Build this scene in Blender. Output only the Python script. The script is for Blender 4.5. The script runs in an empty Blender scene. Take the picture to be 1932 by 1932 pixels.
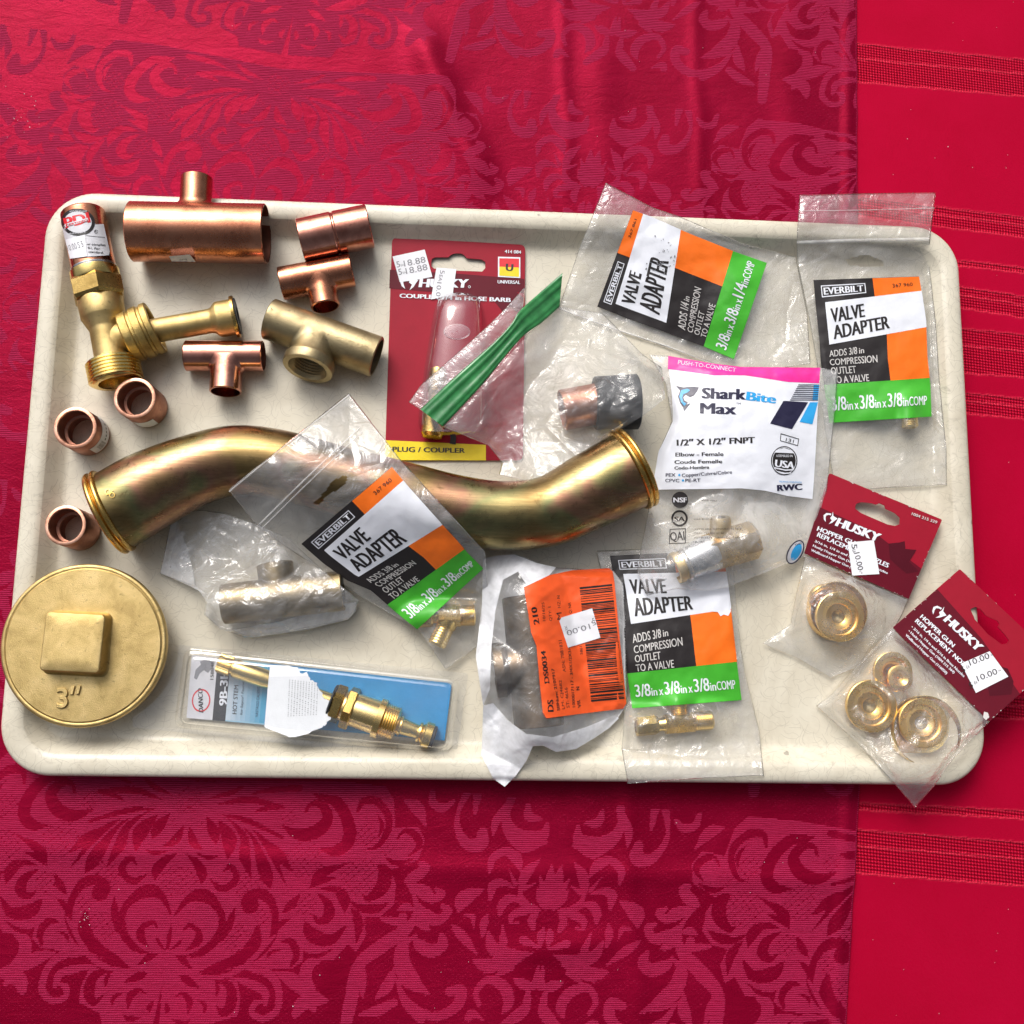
import bpy, bmesh, math, random
import numpy as np
from mathutils import Vector, Matrix, Euler
from mathutils.geometry import tessellate_polygon

SC = bpy.context.scene
COL = SC.collection
# ------------------------------------------------------------------ camera
CAM_LOC = np.array([-.039, -.1374, .7416]); CAM_ROT = (.159, -.0593, .0153); F_PX = 2000.0; HALF = 966.0
cam = bpy.data.objects.new("camera", bpy.data.cameras.new("camera"))
COL.objects.link(cam)
cam.location = CAM_LOC; cam.rotation_euler = CAM_ROT
cam.data.sensor_width = 36; cam.data.lens = 36 * F_PX / (2 * HALF)
cam.data.clip_start = .01; cam.data.clip_end = 100
SC.camera = cam
# ------------------------------------------------------------------ light: shaded table, open sky on the far side
LDIR = Vector((-.33, .74, .80)).normalized()
world = bpy.data.worlds.new("World"); SC.world = world; world.use_nodes = True
wn, wl = world.node_tree.nodes, world.node_tree.links
bg = wn["Background"]
sky = wn.new("ShaderNodeTexSky"); sky.sky_type = 'NISHITA'; sky.sun_disc = False
sky.sun_elevation = math.asin(LDIR.z); sky.sun_rotation = math.atan2(LDIR.x, LDIR.y)
sky.air_density = 1.0; sky.dust_density = 4.0; sky.ozone_density = 1.0
hsv = wn.new("ShaderNodeHueSaturation"); hsv.inputs["Saturation"].default_value = .38
wl.new(sky.outputs[0], hsv.inputs["Color"])
# sky scaled by direction for an unseen awning: brightened far left, dimmed near side
tc = wn.new("ShaderNodeTexCoord"); dt = wn.new("ShaderNodeVectorMath"); dt.operation = 'DOT_PRODUCT'; dt.inputs[1].default_value = Vector((-.36, .60, .72)).normalized()
wl.new(tc.outputs["Generated"], dt.inputs[0])
rp = wn.new("ShaderNodeValToRGB"); rp.color_ramp.interpolation = 'EASE'
e = rp.color_ramp.elements; e[0].position = .35; e[0].color = (.42, .42, .425, 1); e[1].position = .93; e[1].color = (2.1, 2.1, 2.1, 1)
k = e.new(.72); k.color = (.75, .75, .76, 1)
wl.new(dt.outputs["Value"], rp.inputs[0])
mx = wn.new("ShaderNodeMix"); mx.data_type = 'RGBA'; mx.blend_type = 'MULTIPLY'; mx.inputs["Factor"].default_value = 1
_A = [q for q in mx.inputs if q.type == 'RGBA']; wl.new(hsv.outputs[0], _A[0]); wl.new(rp.outputs[0], _A[1]); wl.new([q for q in mx.outputs if q.type == 'RGBA'][0], bg.inputs["Color"])
bg.inputs["Strength"].default_value = .125
sun = bpy.data.objects.new("sun", bpy.data.lights.new("sun", 'SUN')); COL.objects.link(sun)
sun.data.energy = 1.05; sun.data.angle = math.radians(26); sun.data.color = (1, .965, .91)
sun.rotation_euler = LDIR.to_track_quat('Z', 'Y').to_euler(); sun.location = LDIR * 3
SC.view_settings.view_transform = 'Standard'; SC.view_settings.look = 'None'
SC.view_settings.exposure = .06; SC.view_settings.gamma = 1
SC.cycles.transparent_max_bounces = 32; SC.cycles.max_bounces = 10
SC.cycles.use_denoising = True

# ------------------------------------------------------------------ photo geometry -> world
R3 = np.array(Euler(CAM_ROT, 'XYZ').to_matrix())
ZF = .006                                                     # tray floor


def W(px, py, z):
    """point of the photograph (1932-pixel frame) -> world point at height z"""
    px, py, z = np.broadcast_arrays(np.asarray(px, float), np.asarray(py, float), np.asarray(z, float))
    d = np.stack([(px - HALF) / F_PX, -(py - HALF) / F_PX, -np.ones_like(px)], -1) @ R3.T
    t = (z - CAM_LOC[2]) / d[..., 2]
    return CAM_LOC + d * t[..., None]


def mpp(px, py, z):
    v = W(px, py, z) - CAM_LOC
    return float(v @ (-R3[:, 2])) / F_PX


CR = {'c1': (0, 320.75, .27345), 'c2': (415.1, 320.75, .27345), 'c3': (698.1, 415.1, .29297), 'c4': (1018.9, 320.75, .25391),
      'c5': (1415.1, 339.6, .26759), 'c6': (1169.8, 641.5, .25391), 'e1': (0, 735.8, .24415), 'e2': (264.2, 717, .35157),
      'e3': (301.9, 1188.7, .3125), 'e4': (867.9, 1018.9, .3125), 'e5': (1396.2, 867.9, .3516),
      'f1': (0, 1460.4, .24415), 'f2': (330.2, 1460.4, .24415), 'f3': (754.7, 1460.4, .24415), 'f4': (1179.2, 1460.4, .24415), 'd': (0, 0, 1)}


def D(k, *pts):
    ox, oy, s = CR[k]
    if len(pts) == 2 and isinstance(pts[0], (int, float)): pts = (pts,)
    r = [(ox + s * x, oy + s * y) for x, y in pts]
    return r if len(r) > 1 else r[0]


# ------------------------------------------------------------------ mesh building
class MB:
    def __init__(s): s.v = []; s.f = []; s.m = []; s.n = 0

    def add(s, v, f, m=0):
        v = np.asarray(v, float).reshape(-1, 3); s.v.append(v)
        s.f += [tuple(int(i) + s.n for i in q) for q in f]; s.m += [m] * len(f); s.n += len(v)

    def grid(s, P, m=0, wrap=False):
        a, b = P.shape[:2]; f = []
        for i in range(a - 1):
            for j in range(b if wrap else b - 1):
                j2 = (j + 1) % b
                f.append((i * b + j, i * b + j2, (i + 1) * b + j2, (i + 1) * b + j))
        s.add(P.reshape(-1, 3), f, m)

    def lathe(s, prof, p0, ax, seg=48, m=0, cap0=False, cap1=False, mod=None, phase=0.0):
        p0 = np.asarray(p0, float); ax = np.asarray(ax, float); ax = ax / np.linalg.norm(ax)
        h = np.array([0, 0, 1.0]) if abs(ax[2]) < .9 else np.array([1.0, 0, 0])
        a = np.cross(ax, h); a /= np.linalg.norm(a); b = np.cross(ax, a)
        th = np.arange(seg) * 2 * math.pi / seg + phase
        P = np.zeros((len(prof), seg, 3))
        for i, (t, r) in enumerate(prof):
            rr = r * (mod(th) if mod else 1)
            P[i] = p0 + ax * t + np.outer(np.cos(th) * rr, a) + np.outer(np.sin(th) * rr, b)
        n0 = s.n
        s.grid(P[:, ::-1], m, True)
        if cap0: s.f.append(tuple(range(n0, n0 + seg))); s.m.append(m)
        if cap1: k = n0 + (len(prof) - 1) * seg; s.f.append(tuple(range(k + seg - 1, k - 1, -1))); s.m.append(m)

    def build(s, name, mats, parent=None, sharp=35, smooth=True):
        V = np.concatenate(s.v) if s.v else np.zeros((0, 3))
        o0 = np.array(parent['_w']) if parent is not None else V.mean(0)
        if parent is None: o0 = np.array([o0[0], o0[1], V[:, 2].min()])
        me = bpy.data.meshes.new(name)
        me.from_pydata((V - o0).tolist(), [], s.f)
        for mm in (mats if isinstance(mats, (list, tuple)) else [mats]): me.materials.append(mm)
        if s.f:
            me.polygons.foreach_set("material_index", np.array(s.m, np.int32))
            me.polygons.foreach_set("use_smooth", np.full(len(me.polygons), smooth))
        me.validate(); me.update()
        if smooth and sharp: me.set_sharp_from_angle(angle=math.radians(sharp))
        o = bpy.data.objects.new(name, me); COL.objects.link(o)
        if parent is not None:
            o.parent = parent; o['_w'] = list(parent['_w'])
        else:
            o.location = o0; o['_w'] = list(o0)
        return o


def tag(o, label=None, cat=None, group=None, kind=None):
    if label: o['label'] = label
    if cat: o['category'] = cat
    if group: o['group'] = group
    if kind: o['kind'] = kind
    return o


def thing(name, label, cat, loc, group=None):
    o = bpy.data.objects.new(name, None); COL.objects.link(o); o.empty_display_size = .02
    o.location = [float(x) for x in loc]; o['_w'] = [float(x) for x in loc]
    return tag(o, label, cat, group)


def catmull(pts, n=8):
    P = np.array(pts, float)
    if len(P) < 3: return np.array([P[0] + (P[-1] - P[0]) * t for t in np.linspace(0, 1, n + 1)])
    E = np.vstack([2 * P[0] - P[1], P, 2 * P[-1] - P[-2]]); out = []
    for i in range(1, len(E) - 2):
        for t in np.arange(n) / n:
            a, b, c, d = E[i - 1:i + 3]
            out.append(.5 * (2 * b + (c - a) * t + (2 * a - 5 * b + 4 * c - d) * t * t + (3 * b - a - 3 * c + d) * t ** 3))
    out.append(P[-1]); return np.array(out)


# ------------------------------------------------------------------ materials
def new_mat(name):
    m = bpy.data.materials.new(name); m.use_nodes = True
    nt = m.node_tree; return m, nt.nodes, nt.links, nt.nodes["Principled BSDF"]


def nd(n, typ, **kw):
    x = n.new(typ)
    for k, v in kw.items():
        if k in x.inputs: x.inputs[k].default_value = v
        else: setattr(x, k, v)
    return x


def objcoord(n, l, scale=(1, 1, 1), rot=(0, 0, 0)):
    t = n.new("ShaderNodeTexCoord"); mp = nd(n, "ShaderNodeMapping")
    mp.inputs["Scale"].default_value = scale; mp.inputs["Rotation"].default_value = rot
    l.new(t.outputs["Object"], mp.inputs["Vector"]); return mp.outputs["Vector"]


def ramp(n, l, src, stops):
    r = n.new("ShaderNodeValToRGB"); e = r.color_ramp.elements
    while len(e) < len(stops): e.new(.5)
    for q, (p, c) in zip(e, stops):
        q.position = p; q.color = (*c, 1) if isinstance(c, tuple) else (c, c, c, 1)
    l.new(src, r.inputs[0]); return r.outputs[0]


def noise(n, l, vec, scale, detail=3, rough=.55, dist=0):
    x = nd(n, "ShaderNodeTexNoise", Scale=scale, Detail=detail, Roughness=rough, Distortion=dist)
    l.new(vec, x.inputs["Vector"]); return x.outputs["Fac"]


def mixc(n, l, fac, a, b, mode='MIX'):
    x = n.new("ShaderNodeMix"); x.data_type = 'RGBA'; x.blend_type = mode
    for k, v in (("Factor", fac), ("A", a), ("B", b)):
        s = [i for i in x.inputs if i.name == k and (i.type == ('VALUE' if k == "Factor" else 'RGBA'))][0]
        if isinstance(v, (int, float)): s.default_value = v
        elif isinstance(v, tuple): s.default_value = (*v, 1) if len(v) == 3 else v
        else: l.new(v, s)
    return [o for o in x.outputs if o.type == 'RGBA'][0]


def math_(n, l, op, a, b=None, c=None):
    x = n.new("ShaderNodeMath"); x.operation = op
    for i, v in enumerate((a, b, c)):
        if v is None: continue
        if isinstance(v, (int, float)): x.inputs[i].default_value = v
        else: l.new(v, x.inputs[i])
    return x.outputs[0]


def bump(n, l, p, h, strength=.3, dist=.001):
    b = nd(n, "ShaderNodeBump", Strength=strength, Distance=dist); l.new(h, b.inputs["Height"])
    l.new(b.outputs[0], p.inputs["Normal"]); return b


def metal(name, c1, c2, c3=None, rough=(.22, .42), scale=55, grain=900, gb=.12, stretch=(1, 1, 1), rot=(0, 0, 0)):
    m, n, l, p = new_mat(name)
    v = objcoord(n, l); vs = objcoord(n, l, stretch, rot)
    a = noise(n, l, v, scale, 4, .6, .4)
    stops = [(.36, c2), (.62, c1)] if c3 is None else [(.3, c3), (.5, c2), (.68, c1)]
    sp = ramp(n, l, noise(n, l, v, scale * 4.2, 4, .65, .4), [(.60, 0.0), (.72, .55)])
    l.new(mixc(n, l, sp, ramp(n, l, a, stops), tuple(x * .45 for x in (c3 or c2))), p.inputs["Base Color"])
    g = noise(n, l, vs, grain, 2)
    l.new(ramp(n, l, math_(n, l, 'ADD', math_(n, l, 'MULTIPLY', a, .6), math_(n, l, 'MULTIPLY', g, .4)), [(.3, rough[1]), (.7, rough[0])]), p.inputs["Roughness"])
    p.inputs["Metallic"].default_value = 1
    if gb: bump(n, l, p, g, gb, .0006)
    return m


COPPER = metal("copper", (.76, .34, .20), (.62, .25, .14), (.34, .12, .07), (.17, .33), 45, 700, .05)
COPPER_P = metal("copper_pink", (.82, .41, .31), (.70, .31, .22), (.42, .16, .11), (.13, .26), 50, 700, .05)
COPPER_D = metal("copper_dull", (.52, .26, .17), (.40, .18, .12), (.24, .10, .07), (.36, .5), 60, 800, .08)
COPPER_L = metal("copper_lip", (.95, .58, .42), (.80, .42, .28), (.4, .2, .14), (.42, .55), 120, 900, .15)
BRASS = metal("brass", (.74, .52, .18), (.60, .40, .13), (.36, .23, .07), (.2, .36), 60, 1100, .14)
BRASS_Y = metal("brass_bright", (.90, .68, .26), (.80, .56, .18), None, (.16, .3), 50, 900, .05)
BRASS_C = metal("brass_cast", (.70, .525, .24), (.60, .44, .185), (.46, .33, .13), (.38, .5), 70, 2200, .4)
BRONZE = metal("bronze_cast", (.50, .41, .23), (.40, .32, .18), (.26, .2, .11), (.36, .52), 45, 1300, .25)
GOLD = metal("brass_gold", (.95, .70, .30), (.88, .60, .22), None, (.22, .34), 50, 1200, .06)
STEEL = metal("steel", (.72, .72, .72), (.55, .55, .56), None, (.2, .34), 60, 900, .05)


def antique():
    m, n, l, p = new_mat("brass_antique")
    v = objcoord(n, l); vs = objcoord(n, l, (12, 160, 160), (0, 0, -.12))
    a = noise(n, l, v, 22, 5, .62, .6); st = noise(n, l, vs, 3, 4, .6)
    mixv = math_(n, l, 'ADD', math_(n, l, 'MULTIPLY', a, .55), math_(n, l, 'MULTIPLY', st, .45))
    base = ramp(n, l, mixv, [(.40, (.10, .064, .028)), (.50, (.195, .13, .056)), (.61, (.33, .222, .095))])
    irid = ramp(n, l, noise(n, l, v, 14, 2, .5, .8), [(.40, (.4, .28, .11)), (.5, (.60, .28, .22)), (.58, (.34, .42, .20)), (.7, (.4, .28, .11))])
    spt = ramp(n, l, noise(n, l, v, 120, 5, .7, .5), [(.58, 0.0), (.70, .6)]); l.new(mixc(n, l, spt, mixc(n, l, .32, base, irid), (.07, .045, .02)), p.inputs["Base Color"])
    p.inputs["Metallic"].default_value = 1
    l.new(ramp(n, l, math_(n, l, 'ADD', math_(n, l, 'MULTIPLY', mixv, .6), math_(n, l, 'MULTIPLY', noise(n, l, v, 70, 5, .7), .4)), [(.38, .46), (.60, .22)]), p.inputs["Roughness"])
    bump(n, l, p, math_(n, l, 'ADD', st, math_(n, l, 'MULTIPLY', noise(n, l, objcoord(n, l, (30, 900, 900), (0, 0, -.12)), 1, 3), .6)), .12, .0004); return m


ANTIQUE = antique()


def plain(name, c, rough=.45, coat=0.0, var=.12, spec=.5, bmp=0.0, bscale=300):
    m, n, l, p = new_mat(name); v = objcoord(n, l)
    a = noise(n, l, v, 90, 4, .6)
    lo = tuple(x * (1 - var) for x in c); hi = tuple(min(1, x * (1 + var)) for x in c)
    l.new(ramp(n, l, a, [(.3, lo), (.7, hi)]), p.inputs["Base Color"])
    p.inputs["Roughness"].default_value = rough; p.inputs["Coat Weight"].default_value = coat
    p.inputs["Coat Roughness"].default_value = .12; p.inputs["Specular IOR Level"].default_value = spec
    if bmp: bump(n, l, p, noise(n, l, v, bscale, 3), bmp, .001)
    return m


# inks printed on glossy film / card
def ink(name, c, var=.06): return plain(name, c, .40, .18, var, .35, .45, 75)


K_BLACK = ink("ink_black", (.022, .018, .018)); K_ORANGE = ink("ink_orange", (.92, .17, .012)); K_GREEN = ink("ink_green", (.06, .42, .03))
K_WHITE = ink("ink_white", (.78, .80, .86), .03); K_NAVY = ink("ink_navy", (.02, .018, .05)); K_CYAN = ink("ink_cyan", (.03, .36, .75))
K_PINK = ink("ink_pink", (.85, .03, .30), .15); K_RED = plain("ink_red", (.31, .006, .022), .5, .05, .05, .2, .1, 200); K_DRED = plain("ink_dark_red", (.115, .003, .013), .5, .05, .06, .2, .1, 200)
K_YELLOW = ink("ink_yellow", (.80, .62, .01)); K_TAG = plain("sticker_paper", (.80, .80, .84), .6, 0, .03); K_GREY = plain("ink_grey", (.22, .22, .24), .6)
K_LAB = plain("label_orange", (.92, .11, .018), .5, .15, .05, .5, .15, 160); PAPER = plain("torn_paper", (.84, .86, .88), .8, 0, .04, .2, .12, 700)
K_BLUE = ink("ink_blue", (.02, .25, .55)); K_LBLUE = ink("ink_pale_blue", (.30, .52, .66)); K_PALE = ink("ink_pale", (.66, .66, .70), .1)
BLACK_R = plain("black_rubber", (.022, .024, .028), .5, 0, .3, .4, .2, 200); K_BRIGHTRED = ink("ink_bright_red", (.7, .02, .03))
K_CREAM = ink("ink_cream", (.62, .60, .58), .05)


def film(name, haze=.12, gloss=.75, rough=.06, bmp=.5, scale=90, hz=(1, 1, 1), trans=.3, cells=.4):
    m, n, l, p = new_mat(name); v = objcoord(n, l)
    n.remove(p); out = n["Material Output"]
    a = noise(n, l, v, scale, 3, .5, 1.6); b = noise(n, l, v, scale * 3.2, 2, .5, .8)
    def cell(sc):
        wv = nd(n, "ShaderNodeVectorMath", operation='ADD'); l.new(v, wv.inputs[0]); nz = nd(n, "ShaderNodeTexNoise", Scale=sc * .8, Detail=1); l.new(v, nz.inputs["Vector"])
        k = nd(n, "ShaderNodeVectorMath", operation='SCALE'); k.inputs["Scale"].default_value = .35 / sc; l.new(nz.outputs["Color"], k.inputs[0]); l.new(k.outputs[0], wv.inputs[1])
        q = nd(n, "ShaderNodeTexVoronoi", Scale=sc, feature='DISTANCE_TO_EDGE'); l.new(wv.outputs[0], q.inputs["Vector"]); return math_(n, l, 'MINIMUM', q.outputs["Distance"], .22)
    c1 = cell(scale * cells); c2 = cell(scale * cells * 2.3); msk = ramp(n, l, noise(n, l, v, scale * .35, 2), [(.42, 0.0), (.62, 1.0)])
    crk = math_(n, l, 'MULTIPLY', math_(n, l, 'ADD', math_(n, l, 'MULTIPLY', math_(n, l, 'MINIMUM', c1, .07), 4.0), math_(n, l, 'MULTIPLY', math_(n, l, 'MINIMUM', c2, .08), 1.6)), msk)
    h = math_(n, l, 'ADD', math_(n, l, 'ADD', math_(n, l, 'MULTIPLY', a, .9), math_(n, l, 'MULTIPLY', b, .06)), math_(n, l, 'ADD', crk, math_(n, l, 'MULTIPLY', c1, .8)))
    bp = nd(n, "ShaderNodeBump", Strength=bmp, Distance=.0024); l.new(h, bp.inputs["Height"])
    tr = nd(n, "ShaderNodeBsdfTransparent")
    df = nd(n, "ShaderNodeBsdfDiffuse"); df.inputs["Color"].default_value = (*hz, 1); l.new(bp.outputs[0], df.inputs["Normal"])
    tl = nd(n, "ShaderNodeBsdfTranslucent"); tl.inputs["Color"].default_value = (*hz, 1)
    dm = nd(n, "ShaderNodeMixShader"); dm.inputs[0].default_value = trans; l.new(df.outputs[0], dm.inputs[1]); l.new(tl.outputs[0], dm.inputs[2])
    m1 = n.new("ShaderNodeMixShader"); l.new(ramp(n, l, noise(n, l, v, scale * .7, 4, .6, .8), [(.35, haze * .55), (.7, min(1, haze * 1.5))]), m1.inputs[0])
    l.new(tr.outputs[0], m1.inputs[1]); l.new(dm.outputs[0], m1.inputs[2])
    gl = nd(n, "ShaderNodeBsdfGlossy", Roughness=rough); l.new(bp.outputs[0], gl.inputs["Normal"])
    fr = nd(n, "ShaderNodeLayerWeight", Blend=.5); l.new(bp.outputs[0], fr.inputs["Normal"])       # Schlick, the same from both sides of the film
    fac = math_(n, l, 'MINIMUM', math_(n, l, 'MULTIPLY', math_(n, l, 'ADD', math_(n, l, 'MULTIPLY', math_(n, l, 'POWER', fr.outputs[1], 4.0), .9), .035), gloss), .7)
    m2 = n.new("ShaderNodeMixShader"); l.new(fac, m2.inputs[0]); l.new(m1.outputs[0], m2.inputs[1]); l.new(gl.outputs[0], m2.inputs[2])
    l.new(m2.outputs[0], out.inputs["Surface"]); return m


FILM = film("clear_film", .12, 1.9, bmp=.8, scale=60); FILM_S = film("clear_film_smooth", .10, 2.2, bmp=.85, scale=44); FILM_H = film("hazy_film", .20, 1.9, bmp=1.0, scale=60, cells=.5)
FILM_G = film("crumpled_film", .13, 1.5, bmp=.9, scale=46, cells=.5); FILM_F = film("frosted_film", .5, 1.0, bmp=.45, scale=60, trans=.25); FILM_W = film("white_film", .95, 1.0, bmp=.4, scale=50, rough=.2, trans=.1)
FILM_P = film("pouch_film", .24, 1.6, bmp=.5, scale=45); BLISTER = film("blister_plastic", .055, 3.2, bmp=.05, scale=30, rough=.04, hz=(.80, .84, .93))
ZIPM = film("zip_plastic", .35, bmp=.15, scale=60)
ZIPG = plain("zip_green", (.03, .20, .055), .3, .5, .35, .5, .3, 160)


# ------------------------------------------------------------------ tablecloths
def smooth01(x): x = np.clip(x, 0, 1); return x * x * (3 - 2 * x)


def vnoise(x, y, seed):
    """value noise on arrays"""
    r = np.random.RandomState(seed); T = r.rand(256, 256)
    xi = np.floor(x).astype(int); yi = np.floor(y).astype(int); fx = smooth01(x - xi); fy = smooth01(y - yi)
    g = lambda i, j: T[i % 256, j % 256]
    return (g(xi, yi) * (1 - fx) + g(xi + 1, yi) * fx) * (1 - fy) + (g(xi, yi + 1) * (1 - fx) + g(xi + 1, yi + 1) * fx) * fy


# damask drawing, half a repeat, traced as strokes: (crop, is_light, points with widths)
STROKES = []


def st(k, light, pts, wid):
    STROKES.append((light, D(k, *pts), [w * CR[k][2] for w in wid]))


MED = [(-62, 60), (1600, 60), (1690, 200), (1700, 420), (1880, 410), (1930, 520), (1880, 660), (1660, 745), (1710, 860), (1690, 1010), (1580, 1105), (1460, 1110),
       (1475, 1250), (1400, 1375), (1340, 1310), (1220, 1440), (1080, 1430), (990, 1350), (985, 1450), (900, 1505), (720, 1500), (640, 1480),
       (480, 1500), (180, 1545), (60, 1500), (-62, 1400)]
LOWER = [(-80, 1390), (60, 1490), (200, 1555), (330, 1575), (480, 1600), (505, 1750), (480, 1870), (300, 1920), (250, 2010), (-130, 2010)]
for a in [
    ([(240, 320), (300, 450), (320, 555)], [10, 90, 5]), ([(330, 350), (420, 500), (410, 660)], [10, 120, 10]), ([(400, 330), (530, 480), (545, 640), (590, 810)], [10, 60, 90, 10]),
    ([(520, 400), (620, 520), (700, 760), (740, 890)], [10, 40, 110, 10]), ([(600, 430), (720, 560), (860, 860)], [10, 60, 20]), ([(650, 490), (800, 620), (900, 750)], [10, 90, 15]),
    ([(330, 310), (560, 360), (830, 490)], [8, 50, 30]), ([(300, 240), (560, 200), (830, 250)], [8, 60, 30]), ([(600, 300), (720, 260), (860, 270)], [5, 50, 5]),
    ([(250, 190), (420, 150), (520, 100)], [8, 50, 30]), ([(560, 160), (760, 120), (960, 110)], [8, 50, 60]),
    ([(830, 400), (960, 470), (1100, 440), (1180, 340), (1130, 235), (1050, 235), (1010, 290)], [20, 90, 110, 90, 70, 40, 30]),
    ([(1080, 160), (1250, 220), (1340, 380), (1340, 520), (1250, 590), (1110, 580)], [30, 90, 100, 100, 90, 10]),
    ([(1410, 290), (1460, 210), (1560, 215), (1650, 330), (1640, 450), (1560, 560), (1450, 590)], [30, 60, 70, 60, 60, 40, 8]),
    ([(1560, 300), (1600, 400), (1570, 500)], [5, 40, 5]), ([(1720, 500), (1780, 440), (1860, 480), (1885, 560), (1800, 640)], [20, 40, 70, 50, 10]),
    ([(1600, 640), (1720, 690), (1860, 650)], [6, 50, 10]),
    ([(380, 750), (430, 715), (475, 790), (430, 860), (350, 885), (265, 810)], [20, 50, 60, 60, 60, 10]), ([(110, 400), (140, 520), (220, 590)], [10, 70, 10]),
    ([(140, 600), (260, 645), (340, 630)], [6, 40, 6]), ([(90, 620), (170, 690), (210, 780), (200, 850)], [8, 70, 80, 10]),
    ([(1040, 880), (1130, 770), (1360, 680)], [5, 80, 10]), ([(1040, 885), (1150, 825), (1260, 800)], [5, 45, 5]), ([(1100, 890), (1240, 890), (1310, 970), (1310, 1080)], [8, 60, 90, 10]),
    ([(1090, 910), (1180, 1000), (1190, 1090), (1120, 1140), (1070, 1090)], [8, 70, 90, 55, 20]), ([(1560, 700), (1620, 760), (1600, 880), (1500, 960), (1440, 930)], [10, 100, 110, 60, 6]),
    ([(1330, 960), (1420, 1030), (1540, 1045), (1650, 1000)], [5, 50, 80, 10]), ([(1360, 1020), (1420, 1150), (1400, 1320)], [8, 80, 5]),
    ([(1000, 1130), (1060, 1240), (1200, 1280), (1320, 1180)], [8, 110, 90, 20]), ([(1080, 1190), (1130, 1240), (1200, 1250)], [5, 30, 5]), ([(1000, 1380), (1100, 1405), (1240, 1345)], [5, 45, 8]),
    ([(820, 1080), (900, 1010), (970, 920)], [5, 70, 5]), ([(780, 1230), (830, 1150), (900, 1110)], [5, 45, 5]),
    ([(560, 1040), (545, 980), (610, 925), (710, 950), (770, 1060), (760, 1250), (650, 1410), (500, 1500)], [80, 70, 80, 90, 60, 60, 35, 5]), ([(585, 1010), (590, 1020)], [130, 120]),
    ([(640, 1190), (610, 1320), (520, 1420), (300, 1500), (180, 1540)], [40, 110, 110, 60, 5]), ([(465, 1030), (425, 1150), (350, 1320)], [10, 65, 5]),
    ([(0, 1090), (100, 970), (220, 940), (330, 1030), (365, 1150), (310, 1290), (180, 1390), (60, 1410)], [20, 60, 110, 70, 60, 70, 60, 5]),
    ([(70, 1210), (110, 1170), (180, 1220), (170, 1300), (80, 1370)], [20, 40, 55, 70, 10]), ([(-50, 1370), (-45, 1250), (-30, 1120)], [5, 45, 5]), ([(-45, 1370), (20, 1320), (60, 1270)], [5, 34, 5]),
    ([(0, 1400), (60, 1440), (130, 1515)], [5, 60, 10]), ([(700, 1440), (740, 1380), (820, 1360)], [5, 34, 8]), ([(900, 1480), (940, 1390), (900, 1300), (820, 1290)], [30, 60, 60, 10]),
]: st('f2', 0, *a)
STROKES.append(('poly', D('f2', *LOWER), None))
for a in [([(260, 1570), (420, 1640), (430, 1780), (370, 1850), (320, 1790)], [8, 70, 90, 60, 20]), ([(30, 1560), (100, 1600), (190, 1660)], [6, 70, 10]), ([(0, 1720), (60, 1700), (110, 1760), (100, 1850)], [10, 40, 60, 20]),
          ([(310, 1590), (330, 1660), (320, 1720)], [8, 40, 8]), ([(-75, 1760), (-60, 1820), (-80, 1860)], [10, 45, 10]), ([(170, 1740), (230, 1790), (220, 1860)], [8, 40, 8]), ([(-30, 1900), (60, 1930), (120, 1900)], [8, 50, 8])]: st('f2', 0, *a)
for a in [
    ([(180, 1555), (340, 1570), (520, 1500), (720, 1300), (780, 1240)], [5, 34, 40, 30, 10]),
    ([(520, 1500), (720, 1540), (800, 1660), (790, 1820), (690, 1890), (600, 1850), (620, 1770), (700, 1760)], [10, 60, 50, 50, 50, 40, 40, 10]), ([(420, 1570), (580, 1620), (690, 1680), (700, 1780)], [10, 60, 60, 30]),
    ([(780, 1530), (900, 1590), (1050, 1700), (1190, 1760)], [10, 100, 90, 10]), ([(1190, 1760), (1000, 1770), (930, 1860)], [10, 110, 50]), ([(1090, 1680), (1010, 1580), (1040, 1470), (1110, 1450)], [5, 90, 80, 30]), ([(1060, 1790), (1080, 1840)], [60, 10]),
    ([(1310, 1990), (1360, 1750), (1420, 1480), (1600, 1330), (1790, 1200), (1850, 1100), (1860, 980), (1800, 850)], [80, 100, 90, 110, 80, 40, 30, 10]), ([(1450, 1730), (1450, 1600), (1460, 1500)], [5, 60, 10]),
    ([(1860, 1250), (1740, 1350), (1740, 1500), (1800, 1600), (1900, 1650)], [20, 60, 80, 60, 60]), ([(1690, 1500), (1640, 1640), (1550, 1740)], [10, 90, 10]), ([(1690, 1770), (1560, 1830), (1430, 1860)], [60, 80, 20]),
    ([(1830, 1160), (1700, 1140), (1600, 1120)], [10, 60, 30]), ([(1850, 1050), (1790, 1030), (1720, 1050)], [8, 60, 10]), ([(1700, 1560), (1780, 1760), (1900, 1900)], [6, 60, 60]), ([(1770, 1480), (1830, 1530)], [10, 40])]: st('f2', 1, *a)
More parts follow.
